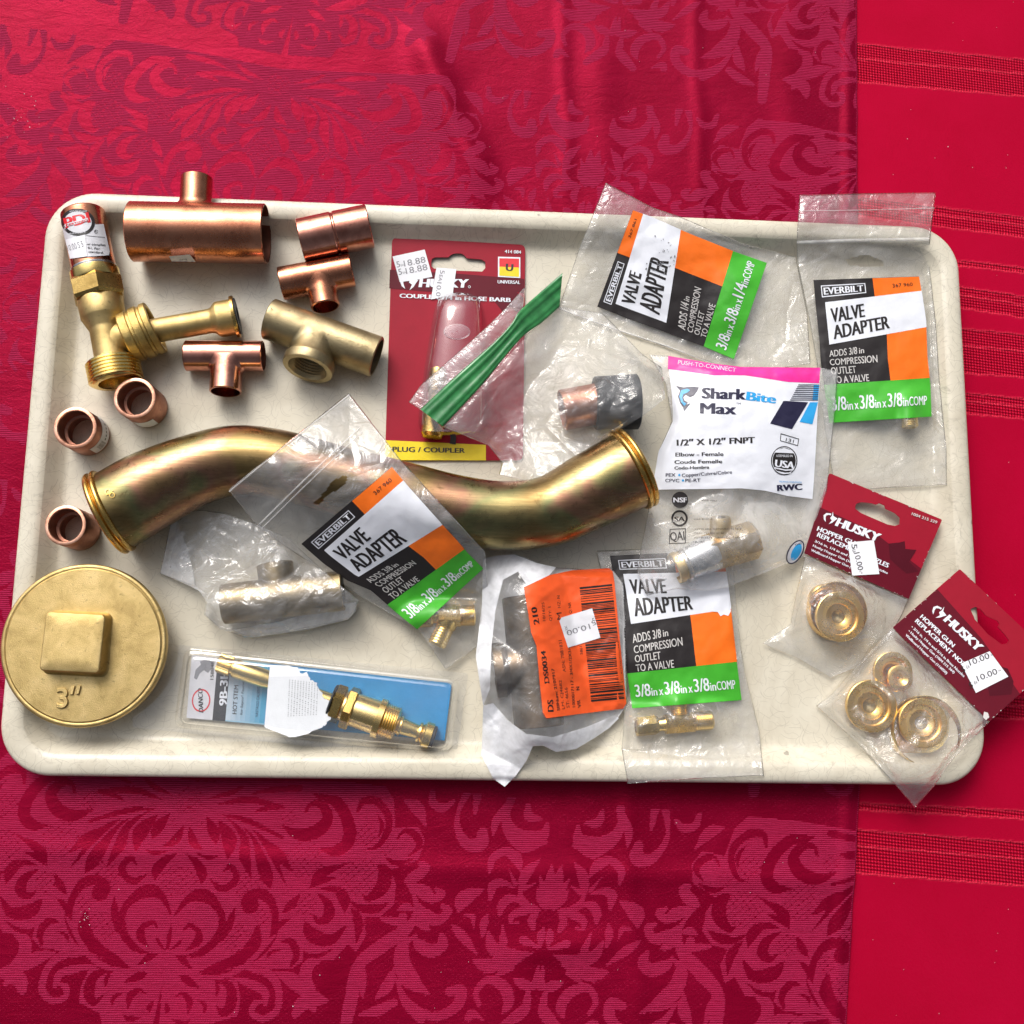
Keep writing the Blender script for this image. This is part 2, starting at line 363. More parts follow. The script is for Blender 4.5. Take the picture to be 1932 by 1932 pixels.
for a in [
    ([(30, 830), (120, 790), (200, 720), (160, 690)], [10, 90, 60, 30]), ([(50, 850), (180, 910), (250, 970), (320, 930), (280, 890)], [10, 100, 60, 60, 30]), ([(130, 1000), (200, 1090), (300, 1130), (370, 1060), (330, 1020)], [10, 90, 70, 60, 30]),
    ([(120, 1060), (170, 1150), (230, 1210)], [10, 80, 10]), ([(110, 1260), (160, 1330), (250, 1370), (330, 1320), (320, 1250)], [10, 90, 100, 80, 40]), ([(20, 1100), (20, 1300), (30, 1450), (90, 1530), (200, 1700)], [60, 80, 90, 60, 20]),
    ([(0, 1600), (120, 1640), (230, 1700)], [40, 80, 10]), ([(40, 1720), (160, 1840), (300, 1870), (440, 1790), (470, 1680), (380, 1680)], [20, 60, 70, 80, 90, 60]),
    ([(250, 130), (260, 230), (340, 260), (420, 210)], [30, 60, 60, 20]), ([(520, 140), (450, 300), (450, 430), (520, 540), (620, 540), (640, 450)], [60, 30, 50, 80, 110, 70]), ([(600, 140), (580, 310)], [70, 20]), ([(40, 210), (130, 260), (200, 400)], [20, 90, 10]),
    ([(860, 190), (820, 330), (870, 460), (980, 510), (1100, 480), (1140, 380)], [60, 60, 110, 140, 90, 20]), ([(990, 240), (1000, 330), (1090, 350)], [30, 70, 20]), ([(830, 480), (950, 585), (1130, 530)], [5, 40, 20]), ([(810, 240), (740, 370), (720, 480)], [10, 60, 5]),
    ([(690, 760), (720, 650), (820, 600), (900, 650), (935, 750)], [20, 60, 60, 80, 10]), ([(840, 730), (890, 850)], [5, 30]), ([(1080, 660), (980, 760), (930, 900), (960, 1000), (1080, 1040)], [5, 80, 30, 60, 10]), ([(1050, 840), (960, 880)], [5, 40]),
    ([(1170, 700), (1160, 850), (1140, 980)], [10, 100, 130]), ([(1080, 790), (1110, 900), (1130, 980)], [10, 60, 90]), ([(1060, 880), (1090, 960)], [8, 70]),
    ([(700, 960), (720, 860), (800, 840), (880, 880)], [30, 70, 50, 10]), ([(770, 1090), (790, 1010), (860, 960), (930, 990)], [20, 70, 60, 8]), ([(1090, 1050), (960, 1060), (870, 1090), (860, 1150), (910, 1150)], [10, 60, 50, 20, 20]), ([(1070, 1070), (1020, 1120), (1030, 1190)], [10, 60, 30]),
    ([(450, 1060), (500, 960), (650, 890)], [20, 120, 10]), ([(500, 1090), (560, 1100), (570, 1190)], [10, 40, 5]), ([(400, 1160), (480, 1250), (600, 1400)], [8, 70, 10]), ([(640, 1250), (650, 1150), (680, 1080)], [20, 60, 5]),
    ([(680, 1220), (720, 1340), (850, 1400), (1020, 1380)], [20, 90, 110, 10]), ([(790, 1170), (800, 1300)], [10, 60]), ([(1085, 1330), (1090, 1250), (1110, 1190)], [10, 60, 8]), ([(1070, 1335), (950, 1280)], [20, 60]),
    ([(560, 1440), (700, 1480), (950, 1440)], [10, 110, 10]), ([(650, 1540), (690, 1490)], [10, 60]), ([(740, 1560), (850, 1490)], [20, 70]), ([(1070, 1480), (1050, 1620)], [8, 70]), ([(1040, 1650), (950, 1620), (880, 1580)], [30, 80, 5]),
    ([(610, 1780), (590, 1680), (680, 1590), (800, 1640), (840, 1760), (790, 1850)], [30, 40, 60, 80, 80, 10]), ([(990, 1690), (980, 1760)], [40, 60]), ([(1000, 1760), (940, 1840), (800, 1940)], [20, 90, 60]), ([(530, 1880), (560, 1850), (640, 1900)], [60, 60, 10])]: st('f3', 1, *a)
LATT = [('f2', 1000, 660, 150), ('f2', 1430, 790, 150), ('f2', 60, 830, 120), ('f2', 560, 860, 110), ('f2', 1010, 1010, 90), ('f2', 480, 1270, 120), ('f2', 880, 330, 70), ('f2', 1480, 470, 90), ('f2', 1640, 590, 60), ('f2', 120, 200, 110), ('f2', 680, 1110, 70), ('f2', 200, 400, 40)]


def damask():
    """rasterise half a repeat: rows v, columns u (both in photo pixels on the cloth, 1.25 px per cell)"""
    q = 1.25; O = np.array(D('f1', (1290, 1380))); ax = np.array([1, .085]); ay = np.array([-.155, 1.0])
    Mi = np.linalg.inv(np.array([ax, ay]).T)
    UW, V0, V1 = 700, -345, 165
    nu, nv = int(UW / q), int((V1 - V0) / q)
    uu, vv = np.meshgrid((np.arange(nu) + .5) * q, V0 + (np.arange(nv) + .5) * q)
    G = np.zeros((nv, nu), np.float32)
    tr = lambda P: (np.array(P, float) - O) @ Mi.T

    def fill(poly):
        P = tr(poly); ins = np.zeros(G.shape, bool)
        for (x0, y0), (x1, y1) in zip(P, np.roll(P, -1, 0)):
            c = (y0 > vv) != (y1 > vv)
            with np.errstate(divide='ignore', invalid='ignore'): ins ^= c & (uu < (x1 - x0) * (vv - y0) / (y1 - y0 + 1e-9) + x0)
        return ins
    jag = vnoise(uu / 5, vv / 3, 4) - .5
    G[fill(D('f2', *MED))] = 1
    lat = (np.abs(((uu + vv * .9 + 4) % 13) - 6.5) < 1.1) | (np.abs(((uu - vv * .9 + 4) % 13) - 6.5) < 1.1)
    for k, x, y, r in LATT:
        c = tr([D(k, (x, y))])[0]; G[lat & ((uu - c[0]) ** 2 + (vv - c[1]) ** 2 < (r * .244) ** 2)] = 0
    for light, P, wd in STROKES:
        if light == 'poly': G[fill(P)] = 1; continue
        P = catmull([(*p, w) for p, w in zip(tr(P), wd)], 14)
        for (x, y, w) in P:
            r = max(w * .5, 1.0)
            i0, i1 = int((y - V0 - r - 2) / q), int((y - V0 + r + 2) / q) + 2; j0, j1 = int((x - r - 2) / q), int((x + r + 2) / q) + 2
            i0, j0 = max(i0, 0), max(j0, 0)
            if i1 <= i0 or j1 <= j0: continue
            d = np.hypot(uu[i0:i1, j0:j1] - x, vv[i0:i1, j0:j1] - y) + 1.6 * jag[i0:i1, j0:j1]
            G[i0:i1, j0:j1][d < r] = 1 if light else 0
    fine = ((np.abs(((uu + vv) % 11) - 5.5) < .8) | (np.abs(((uu - vv) % 11) - 5.5) < .8))
    G = np.where((G < .5) & fine, .22 * (vnoise(uu / 40, vv / 40, 9) > .35), G)
    return G, q, O, Mi, UW, V0, V1


def cloth_height(X, Y):
    z = .0016 * (vnoise(X * 14 + 3, Y * 9 + 7, 1) - .5) + .0007 * (vnoise(X * 45, Y * 28, 2) - .5)
    def crease(px0, py0, px1, py1, a, w):
        p0, p1 = W(px0, py0, 0), W(px1, py1, 0); d = p1[:2] - p0[:2]; L = np.hypot(*d); d = d / L
        s = (X - p0[0]) * d[0] + (Y - p0[1]) * d[1]; t = -(X - p0[0]) * d[1] + (Y - p0[1]) * d[0] + .003 * (vnoise(s * 25, s * 0, 5) - .5)
        win = smooth01((s + .02) / .05) * smooth01((L + .02 - s) / .05)
        return a * win * np.exp(-(t / w) ** 2)
    z = z + crease(785, 50, 915, 370, .0055, .013) + crease(1062, -40, 1070, 380, .0010, .006) + crease(1310, -40, 1322, 420, .0009, .006)
    z = z + crease(760, 1637, 1640, 1660, .0014, .008) + crease(30, 1600, 700, 1625, .0014, .007) + crease(950, 1800, 1170, 1770, .002, .009)
    z = z + crease(1180, 1490, 1205, 1950, .0012, .007) + crease(1500, -40, 1480, 330, .0012, .014) + crease(1130, 60, 1150, 330, .001, .014)
    return z


def cloth_mat():
    m, n, l, p = new_mat("damask_weave")
    at = nd(n, "ShaderNodeAttribute", attribute_name="weave"); pat = at.outputs["Fac"]
    v = objcoord(n, l); vs = objcoord(n, l, (110, 1050, 1))
    sy = nd(n, "ShaderNodeSeparateXYZ"); l.new(v, sy.inputs[0]); wob = noise(n, l, objcoord(n, l, (90, 420, 1)), 1, 3, .65)
    wv = math_(n, l, 'SINE', math_(n, l, 'ADD', math_(n, l, 'MULTIPLY', sy.outputs["Y"], 2 * math.pi / .00135), math_(n, l, 'MULTIPLY', wob, 5.0)))
    th = math_(n, l, 'ADD', math_(n, l, 'MULTIPLY', math_(n, l, 'ADD', math_(n, l, 'MULTIPLY', wv, .5), .5), .62), math_(n, l, 'MULTIPLY', noise(n, l, vs, 1, 2, .6), .42))
    pat = ramp(n, l, math_(n, l, 'ADD', pat, math_(n, l, 'MULTIPLY', math_(n, l, 'SUBTRACT', th, .5), .75)), [(.30, 0.0), (.62, 1.0)]); fz = noise(n, l, v, 900, 2); bl = noise(n, l, v, 16, 4, .6)
    thr = ramp(n, l, th, [(.30, 0.0), (.70, 1.0)])
    lightc = mixc(n, l, thr, (.18, .0015, .018), (.37, .018, .074))
    darkc = mixc(n, l, fz, (.17, .0004, .012), (.24, .0007, .023))
    c = mixc(n, l, pat, darkc, lightc)
    c = mixc(n, l, ramp(n, l, bl, [(.35, 0.0), (.75, .3)]), c, (.40, .005, .045))
    l.new(c, p.inputs["Base Color"])
    l.new(ramp(n, l, pat, [(0, .42), (1, .66)]), p.inputs["Roughness"]); l.new(ramp(n, l, pat, [(0, .34), (1, .05)]), p.inputs["Metallic"])
    p.inputs["Specular IOR Level"].default_value = .05
    h = math_(n, l, 'ADD', math_(n, l, 'MULTIPLY', pat, .22), math_(n, l, 'MULTIPLY', math_(n, l, 'MULTIPLY', th, pat), 1.0))
    h = math_(n, l, 'ADD', h, math_(n, l, 'MULTIPLY', fz, .25)); h = math_(n, l, 'ADD', h, math_(n, l, 'MULTIPLY', noise(n, l, objcoord(n, l, (55, 150, 1)), 1, 5, .7, .8), 2.6))
    bump(n, l, p, h, .34, .0006); return m


def build_damask():
    G, q, O, Mi, UW, V0, V1 = damask()
    NX, NY = 980, 1040
    tl, tr_, bl, br = W(-280, -260, 0), W(1617, -260, 0), W(-280, 2120, 0), W(1588, 2120, 0)
    re = W(1623, 1490, 0); ry = np.array([tr_[1], re[1], br[1]])[::-1]; rx = np.array([tr_[0], re[0], br[0]])[::-1]
    y = np.linspace(bl[1], tl[1], NY); xr = np.interp(y, ry, rx) + .0006 * (vnoise(y * 60, y * 0, 3) - .5); x0 = min(tl[0], bl[0]) - .02
    X = x0 + (xr - x0)[:, None] * np.linspace(0, 1, NX)[None]; Y = np.repeat(y[:, None], NX, 1)
    # pattern lookup (photo pixel -> cloth coordinates, mirrored repeat)
    d = np.stack([X, Y, np.zeros_like(X)], -1) - CAM_LOC; c = d @ R3
    px = HALF + F_PX * c[..., 0] / -c[..., 2]; py = HALF - F_PX * c[..., 1] / -c[..., 2]
    # undo the perspective foreshortening away from the near edge, so that the repeat keeps its size on the cloth
    n0 = W(O[0], O[1], 0); k = mpp(O[0], O[1], 0)
    cx = O[0] + (X - n0[0]) / k; cy = O[1] - (Y - n0[1]) / k
    w = smooth01((py - 1300) / 200); cx = px * w + cx * (1 - w); cy = py * w + cy * (1 - w)
    uv = np.stack([cx - O[0], cy - O[1]], -1) @ Mi.T; u, v = uv[..., 0] + 156 * (py < 700), uv[..., 1]
    u = np.abs(((u + UW) % (2 * UW)) - UW); per = V1 - V0; v = (v - V0 + 460.7 * (py < 700)) % per
    iu = np.clip(u / q - .5, 0, G.shape[1] - 1.001); iv = np.clip(v / q - .5, 0, G.shape[0] - 1.001)
    a, b = iu.astype(int), iv.astype(int); fu, fv = iu - a, iv - b
    w = (G[b, a] * (1 - fu) + G[b, a + 1] * fu) * (1 - fv) + (G[b + 1, a] * (1 - fu) + G[b + 1, a + 1] * fu) * fv
    hem = (xr[:, None] - X) < .0012
    Z = cloth_height(X, Y) + .0012 * smooth01(1 - np.abs((xr[:, None] - X) - .008) / .008)
    Z[:, -1] -= .0012
    V = np.stack([X, Y, Z], -1).reshape(-1, 3).astype(np.float32)
    w = np.where(hem, .8, w).astype(np.float32).ravel()
    i = (np.arange(NY - 1)[:, None] * NX + np.arange(NX - 1)[None]).ravel()
    F = np.stack([i, i + 1, i + NX + 1, i + NX], -1).astype(np.int32)
    me = bpy.data.meshes.new("tablecloth"); me.vertices.add(len(V)); me.vertices.foreach_set("co", V.ravel())
    me.loops.add(F.size); me.loops.foreach_set("vertex_index", F.ravel()); me.polygons.add(len(F))
    me.polygons.foreach_set("loop_start", np.arange(0, F.size, 4, dtype=np.int32)); me.polygons.foreach_set("use_smooth", np.ones(len(F), bool))
    at = me.attributes.new("weave", 'FLOAT', 'POINT'); at.data.foreach_set("value", w)
    me.update(calc_edges=True); me.materials.append(cloth_mat())
    o = bpy.data.objects.new("tablecloth", me); COL.objects.link(o)
    tag(o, "crimson damask tablecloth with woven scroll pattern spread under the tray", "tablecloth")


build_damask()


def under_cloth():
    # plain red cloth with open-work bands, lying under the damask one
    m, n, l, p = new_mat("plain_red_cloth")
    v = objcoord(n, l); sep = nd(n, "ShaderNodeSeparateXYZ"); l.new(v, sep.inputs[0])
    X, Y = sep.outputs["X"], sep.outputs["Y"]
    at = nd(n, "ShaderNodeAttribute", attribute_name="openwork"); band = at.outputs["Fac"]
    at2 = nd(n, "ShaderNodeAttribute", attribute_name="fringe"); fr = at2.outputs["Fac"]
    at3 = nd(n, "ShaderNodeAttribute", attribute_name="slant"); SL = at3.outputs["Fac"]
    per = .00222
    gx = math_(n, l, 'SINE', math_(n, l, 'MULTIPLY', X, 2 * math.pi / per)); gy = math_(n, l, 'SINE', math_(n, l, 'MULTIPLY', SL, 2 * math.pi / per))
    hole = math_(n, l, 'MULTIPLY', math_(n, l, 'ADD', math_(n, l, 'MULTIPLY', gx, .5), .5), math_(n, l, 'ADD', math_(n, l, 'MULTIPLY', gy, .5), .5))
    knot = math_(n, l, 'MULTIPLY', math_(n, l, 'SUBTRACT', .5, math_(n, l, 'MULTIPLY', gx, .5)), math_(n, l, 'SUBTRACT', .5, math_(n, l, 'MULTIPLY', gy, .5)))
    fz = noise(n, l, v, 700, 3); bl = noise(n, l, v, 14, 4, .6, .3)
    base = mixc(n, l, bl, (.36, .0010, .016), (.50, .0016, .036)); base = mixc(n, l, math_(n, l, 'MULTIPLY', fz, .25), base, (.46, .012, .05))
    bandc = mixc(n, l, knot, (.33, .0015, .016), (.60, .014, .055)); bandc = mixc(n, l, math_(n, l, 'MULTIPLY', hole, .5), bandc, (.18, .001, .010))
    c = mixc(n, l, band, base, bandc); c = mixc(n, l, math_(n, l, 'MULTIPLY', fr, math_(n, l, 'ADD', .35, noise(n, l, v, 500, 2))), c, (.62, .03, .065))
    l.new(c, p.inputs["Base Color"]); p.inputs["Roughness"].default_value = .5; p.inputs["Metallic"].default_value = .22; p.inputs["Specular IOR Level"].default_value = .02
    h = math_(n, l, 'ADD', math_(n, l, 'MULTIPLY', fz, .3), math_(n, l, 'MULTIPLY', math_(n, l, 'SUBTRACT', knot, hole), math_(n, l, 'MULTIPLY', band, 1.2)))
    h = math_(n, l, 'ADD', h, fr); bump(n, l, p, h, .5, .0008)
    NX, NY = 330, 940
    xs = np.linspace(W(1520, 900, 0)[0], W(2300, 900, 0)[0], NX); ys = np.linspace(W(1800, 2120, 0)[1], W(1800, -260, 0)[1], NY)
    X, Y = np.meshgrid(xs, ys)
    d = np.stack([X, Y, np.full_like(X, -.003)], -1) - CAM_LOC; c = d @ R3
    px = HALF + F_PX * c[..., 0] / -c[..., 2]; py = HALF - F_PX * c[..., 1] / -c[..., 2]
    # band edges at px=1620 and px=1932 (top row, lower row)
    bands = [(83, 112, 155, 181), (372, 410, 408, 447), (470, 505, 480, 515), (508, 560, 548, 600), (598, 632, 690, 712), (725, 752, 765, 790), (1225, 1240, 1262, 1276), (1300, 1318, 1345, 1358), (1515, 1530, 1528, 1545), (1566, 1590, 1648, 1672)]
    op = np.zeros_like(X); fg = np.zeros_like(X); t = (px - 1620) / 312
    for a0, a1, b0, b1 in bands:
        lo = a0 + (a1 - a0) * t; hi = b0 + (b1 - b0) * t
        wob = 2.2 * (vnoise(px / 9, px * 0 + a0, 8) - .5) + 1.4 * (vnoise(px / 3, px * 0 + a0, 18) - .5)
        op = np.maximum(op, smooth01((py - lo - wob) / 1.5 + .5) * smooth01((hi - py + wob) / 1.5 + .5))
        for q in ((lo, hi, lo + (hi - lo) * .38) if hi.mean() - lo.mean() > 30 else (lo, hi)): fg = np.maximum(fg, np.exp(-((py - q - wob) / 1.7) ** 2))
    Z = -.0032 + .5 * .0016 * (vnoise(X * 12, Y * 10, 31) - .5) - .0005 * op
    V = np.stack([X, Y, Z], -1).reshape(-1, 3); mb = MB(); mb.grid(np.stack([X, Y, Z], -1))
    o = mb.build("tablecloth", m, None, 0)
    for nm, A in (("openwork", op), ("fringe", fg), ("slant", Y + (X - xs[0]) * .105)):
        k = o.data.attributes.new(nm, 'FLOAT', 'POINT'); k.data.foreach_set("value", A.ravel().astype(np.float32))
    tag(o, "plain red cloth with sheer openwork bands showing at the right edge", "tablecloth")


under_cloth()
mb = MB(); a, b = .62, .62
mb.add([(-a, -b, -.03), (a, -b, -.03), (a, b, -.03), (-a, b, -.03), (-a, -b, -.006), (a, -b, -.006), (a, b, -.006), (-a, b, -.006)], [(0, 3, 2, 1), (4, 5, 6, 7), (0, 1, 5, 4), (1, 2, 6, 5), (2, 3, 7, 6), (3, 0, 4, 7)])
tag(mb.build("table_top", plain("table_cover", (.36, .003, .025), .8, 0, .1, .1), None, 0, False), kind="structure")

# ------------------------------------------------------------------ the tray
def tray_mat():
    m, n, l, p = new_mat("tray_fibreglass"); v = objcoord(n, l)
    c = ramp(n, l, noise(n, l, v, 12, 5, .6), [(.3, (.60, .55, .435)), (.7, (.73, .685, .565))])
    # short dark glass fibres set in the resin
    def fibres(scale, off, ln, w, curl):
        mp = nd(n, "ShaderNodeMapping"); mp.inputs["Location"].default_value = (off, off * .7, 0); mp.inputs["Scale"].default_value = (1, 1, 0); l.new(v, mp.inputs["Vector"])
        vo = nd(n, "ShaderNodeTexVoronoi", Scale=scale, Randomness=1.0, voronoi_dimensions='2D'); l.new(mp.outputs[0], vo.inputs["Vector"])
        sub = nd(n, "ShaderNodeVectorMath", operation='SUBTRACT'); l.new(mp.outputs[0], sub.inputs[0]); l.new(vo.outputs["Position"], sub.inputs[1])
        sc_ = nd(n, "ShaderNodeSeparateColor"); l.new(vo.outputs["Color"], sc_.inputs[0])
        ro = nd(n, "ShaderNodeVectorRotate", rotation_type='Z_AXIS'); l.new(sub.outputs[0], ro.inputs["Vector"]); l.new(math_(n, l, 'MULTIPLY', sc_.outputs[0], 6.283), ro.inputs["Angle"])
        se = nd(n, "ShaderNodeSeparateXYZ"); l.new(ro.outputs[0], se.inputs[0]); x, y = se.outputs["X"], se.outputs["Y"]
        cv = math_(n, l, 'MULTIPLY', math_(n, l, 'SUBTRACT', sc_.outputs[1], .5), curl)
        dy = math_(n, l, 'ABSOLUTE', math_(n, l, 'SUBTRACT', y, math_(n, l, 'MULTIPLY', math_(n, l, 'MULTIPLY', x, x), cv)))
        on = math_(n, l, 'MULTIPLY', math_(n, l, 'LESS_THAN', dy, w), math_(n, l, 'LESS_THAN', math_(n, l, 'ABSOLUTE', x), ln))
        return math_(n, l, 'MULTIPLY', on, math_(n, l, 'GREATER_THAN', sc_.outputs[2], .25))
    f = fibres(135, .3, .0052, .00010, 320)
    for k in ((150, 1.7, .0046, .00009, 420), (115, 2.9, .0060, .00011, 260)): f = math_(n, l, 'MAXIMUM', f, fibres(*k))
    c = mixc(n, l, math_(n, l, 'MULTIPLY', f, .5), c, (.24, .20, .15))
    stn = ramp(n, l, noise(n, l, v, 9, 6, .7, 1.2), [(.47, 0.0), (.70, .5)]); c = mixc(n, l, stn, c, (.46, .40, .30))
    scf = ramp(n, l, noise(n, l, objcoord(n, l, (30, 260, 1), (0, 0, .5)), 1, 4, .7), [(.66, 0.0), (.74, .5)]); c = mixc(n, l, scf, c, (.52, .47, .38))
    # grime on the rim
    at = nd(n, "ShaderNodeAttribute", attribute_name="grime"); g = at.outputs["Fac"]
    sp = ramp(n, l, noise(n, l, v, 160, 5, .7, .5), [(.54, 0.0), (.70, 1.0)])
    smear = ramp(n, l, noise(n, l, objcoord(n, l, (1, 1, 1)), 26, 5, .65, 1.0), [(.45, 0.0), (.8, .8)])
    c = mixc(n, l, math_(n, l, 'MULTIPLY', g, math_(n, l, 'ADD', math_(n, l, 'MULTIPLY', sp, .5), math_(n, l, 'MULTIPLY', smear, .35))), c, (.20, .17, .12))
    dk = ramp(n, l, noise(n, l, v, 75, 2, .5), [(.735, 0.0), (.75, 1.0)])
    c = mixc(n, l, math_(n, l, 'MULTIPLY', g, dk), c, (.05, .045, .04))
    l.new(c, p.inputs["Base Color"]); l.new(ramp(n, l, noise(n, l, v, 40, 4, .7), [(.3, .28), (.7, .46)]), p.inputs["Roughness"])
    p.inputs["Specular IOR Level"].default_value = .55
    bump(n, l, p, noise(n, l, v, 220, 3), .10, .0006); return m


TRAY = tray_mat()


def build_tray():
    hx, hy, rc = .33, .2016, .034
    def ring(inset, z, ns=26, na=14):
        r = max(rc - inset * .75, .004); x, y = hx - inset, hy - inset; out = []
        for cx, cy, a0 in ((x - r, y - r, 0), (-x + r, y - r, 90), (-x + r, -y + r, 180), (x - r, -y + r, 270)):
            for k in range(na + 1):
                a = math.radians(a0 + 90 * k / na); out.append((cx + r * math.cos(a), cy + r * math.sin(a), z))
            nx = {0: (-x + r, y), 90: (-x, -y + r), 180: (x - r, -y), 270: (x, y - r)}[a0]
            p = np.array(out[-1][:2]); q = np.array(nx)
            for k in range(1, ns): t = k / ns; w = p + (q - p) * t; out.append((w[0], w[1], z))
        return np.array(out)
    root = thing("serving_tray", "large worn cream fibreglass cafeteria tray holding all the plumbing parts", "tray", (0, 0, 0))
    def part(name, prof, gr, fillc=False):
        mb = MB(); P = np.stack([ring(*q) for q in prof]); mb.grid(P[:, ::-1], 0, True); n0 = P.shape[1]
        g = np.repeat(np.array(gr, float), n0)
        if fillc:
            Q = P[-1]; prev = len(prof) - 1; last = Q
            for s in (.8, .55, .3, .1):
                R = Q * np.array([s, s, 1]); mb.grid(np.stack([last, R])[:, ::-1], 0, True); last = R
            mb.f.append(tuple(range(mb.n - n0, mb.n))[::1]); mb.m.append(0); g = np.concatenate([g, np.zeros(mb.n - len(g))])
        o = mb.build(name, TRAY, root, 50)
        at = o.data.attributes.new("grime", 'FLOAT', 'POINT'); at.data.foreach_set("value", g.astype(np.float32)); return o
    part("rim", [(.022, .0005), (.008, .011), (.0025, .0135), (.0006, .0150), (0, .0168), (.0008, .0185), (.0025, .0196), (.006, .0202), (.0105, .0200), (.0128, .0193), (.0142, .0182)],
         [.2, .2, .3, .5, .8, .5, .6, .4, .6, 1, 1])
    part("tray_bed", [(.0142, .0182), (.0155, .0165), (.019, .0112), (.0222, .0074), (.0240, .0064), (.0262, .0060), (.032, ZF), (.05, ZF)], [1, .8, .45, .5, .6, .35, .12, .03], True)


build_tray()


def tray_z(px, py):
    z = np.full(np.shape(px), .012)
    for _ in range(4):
        P = W(px, py, z); i = np.minimum(.33 - np.abs(P[..., 0]), .2016 - np.abs(P[..., 1]))
        z = np.where(i < 0, .0025, np.interp(i, [0, .001, .003, .0105, .0145, .019, .0225, .027], [.0165, .019, .0203, .0203, .0183, .0114, .0074, .0061]))
    return z


# ------------------------------------------------------------------ prints that follow a surface
_tc = {}


def text2d(body, bold=.02, spacing=1.0, shear=0.0):
    k = (body, bold, spacing, shear)
    if k not in _tc:
        cu = bpy.data.curves.new("lettering", 'FONT'); cu.body = body; cu.offset = bold; cu.space_character = spacing; cu.shear = shear; cu.resolution_u = 3
        o = bpy.data.objects.new("lettering", cu); COL.objects.link(o); bpy.context.view_layer.update()
        dg = bpy.context.evaluated_depsgraph_get(); me = bpy.data.meshes.new_from_object(o.evaluated_get(dg))
        v = np.zeros(len(me.vertices) * 3); me.vertices.foreach_get("co", v)
        _tc[k] = (v.reshape(-1, 3)[:, :2].copy(), [tuple(p.vertices) for p in me.polygons])
        bpy.data.objects.remove(o); bpy.data.curves.remove(cu); bpy.data.meshes.remove(me)
    return _tc[k]


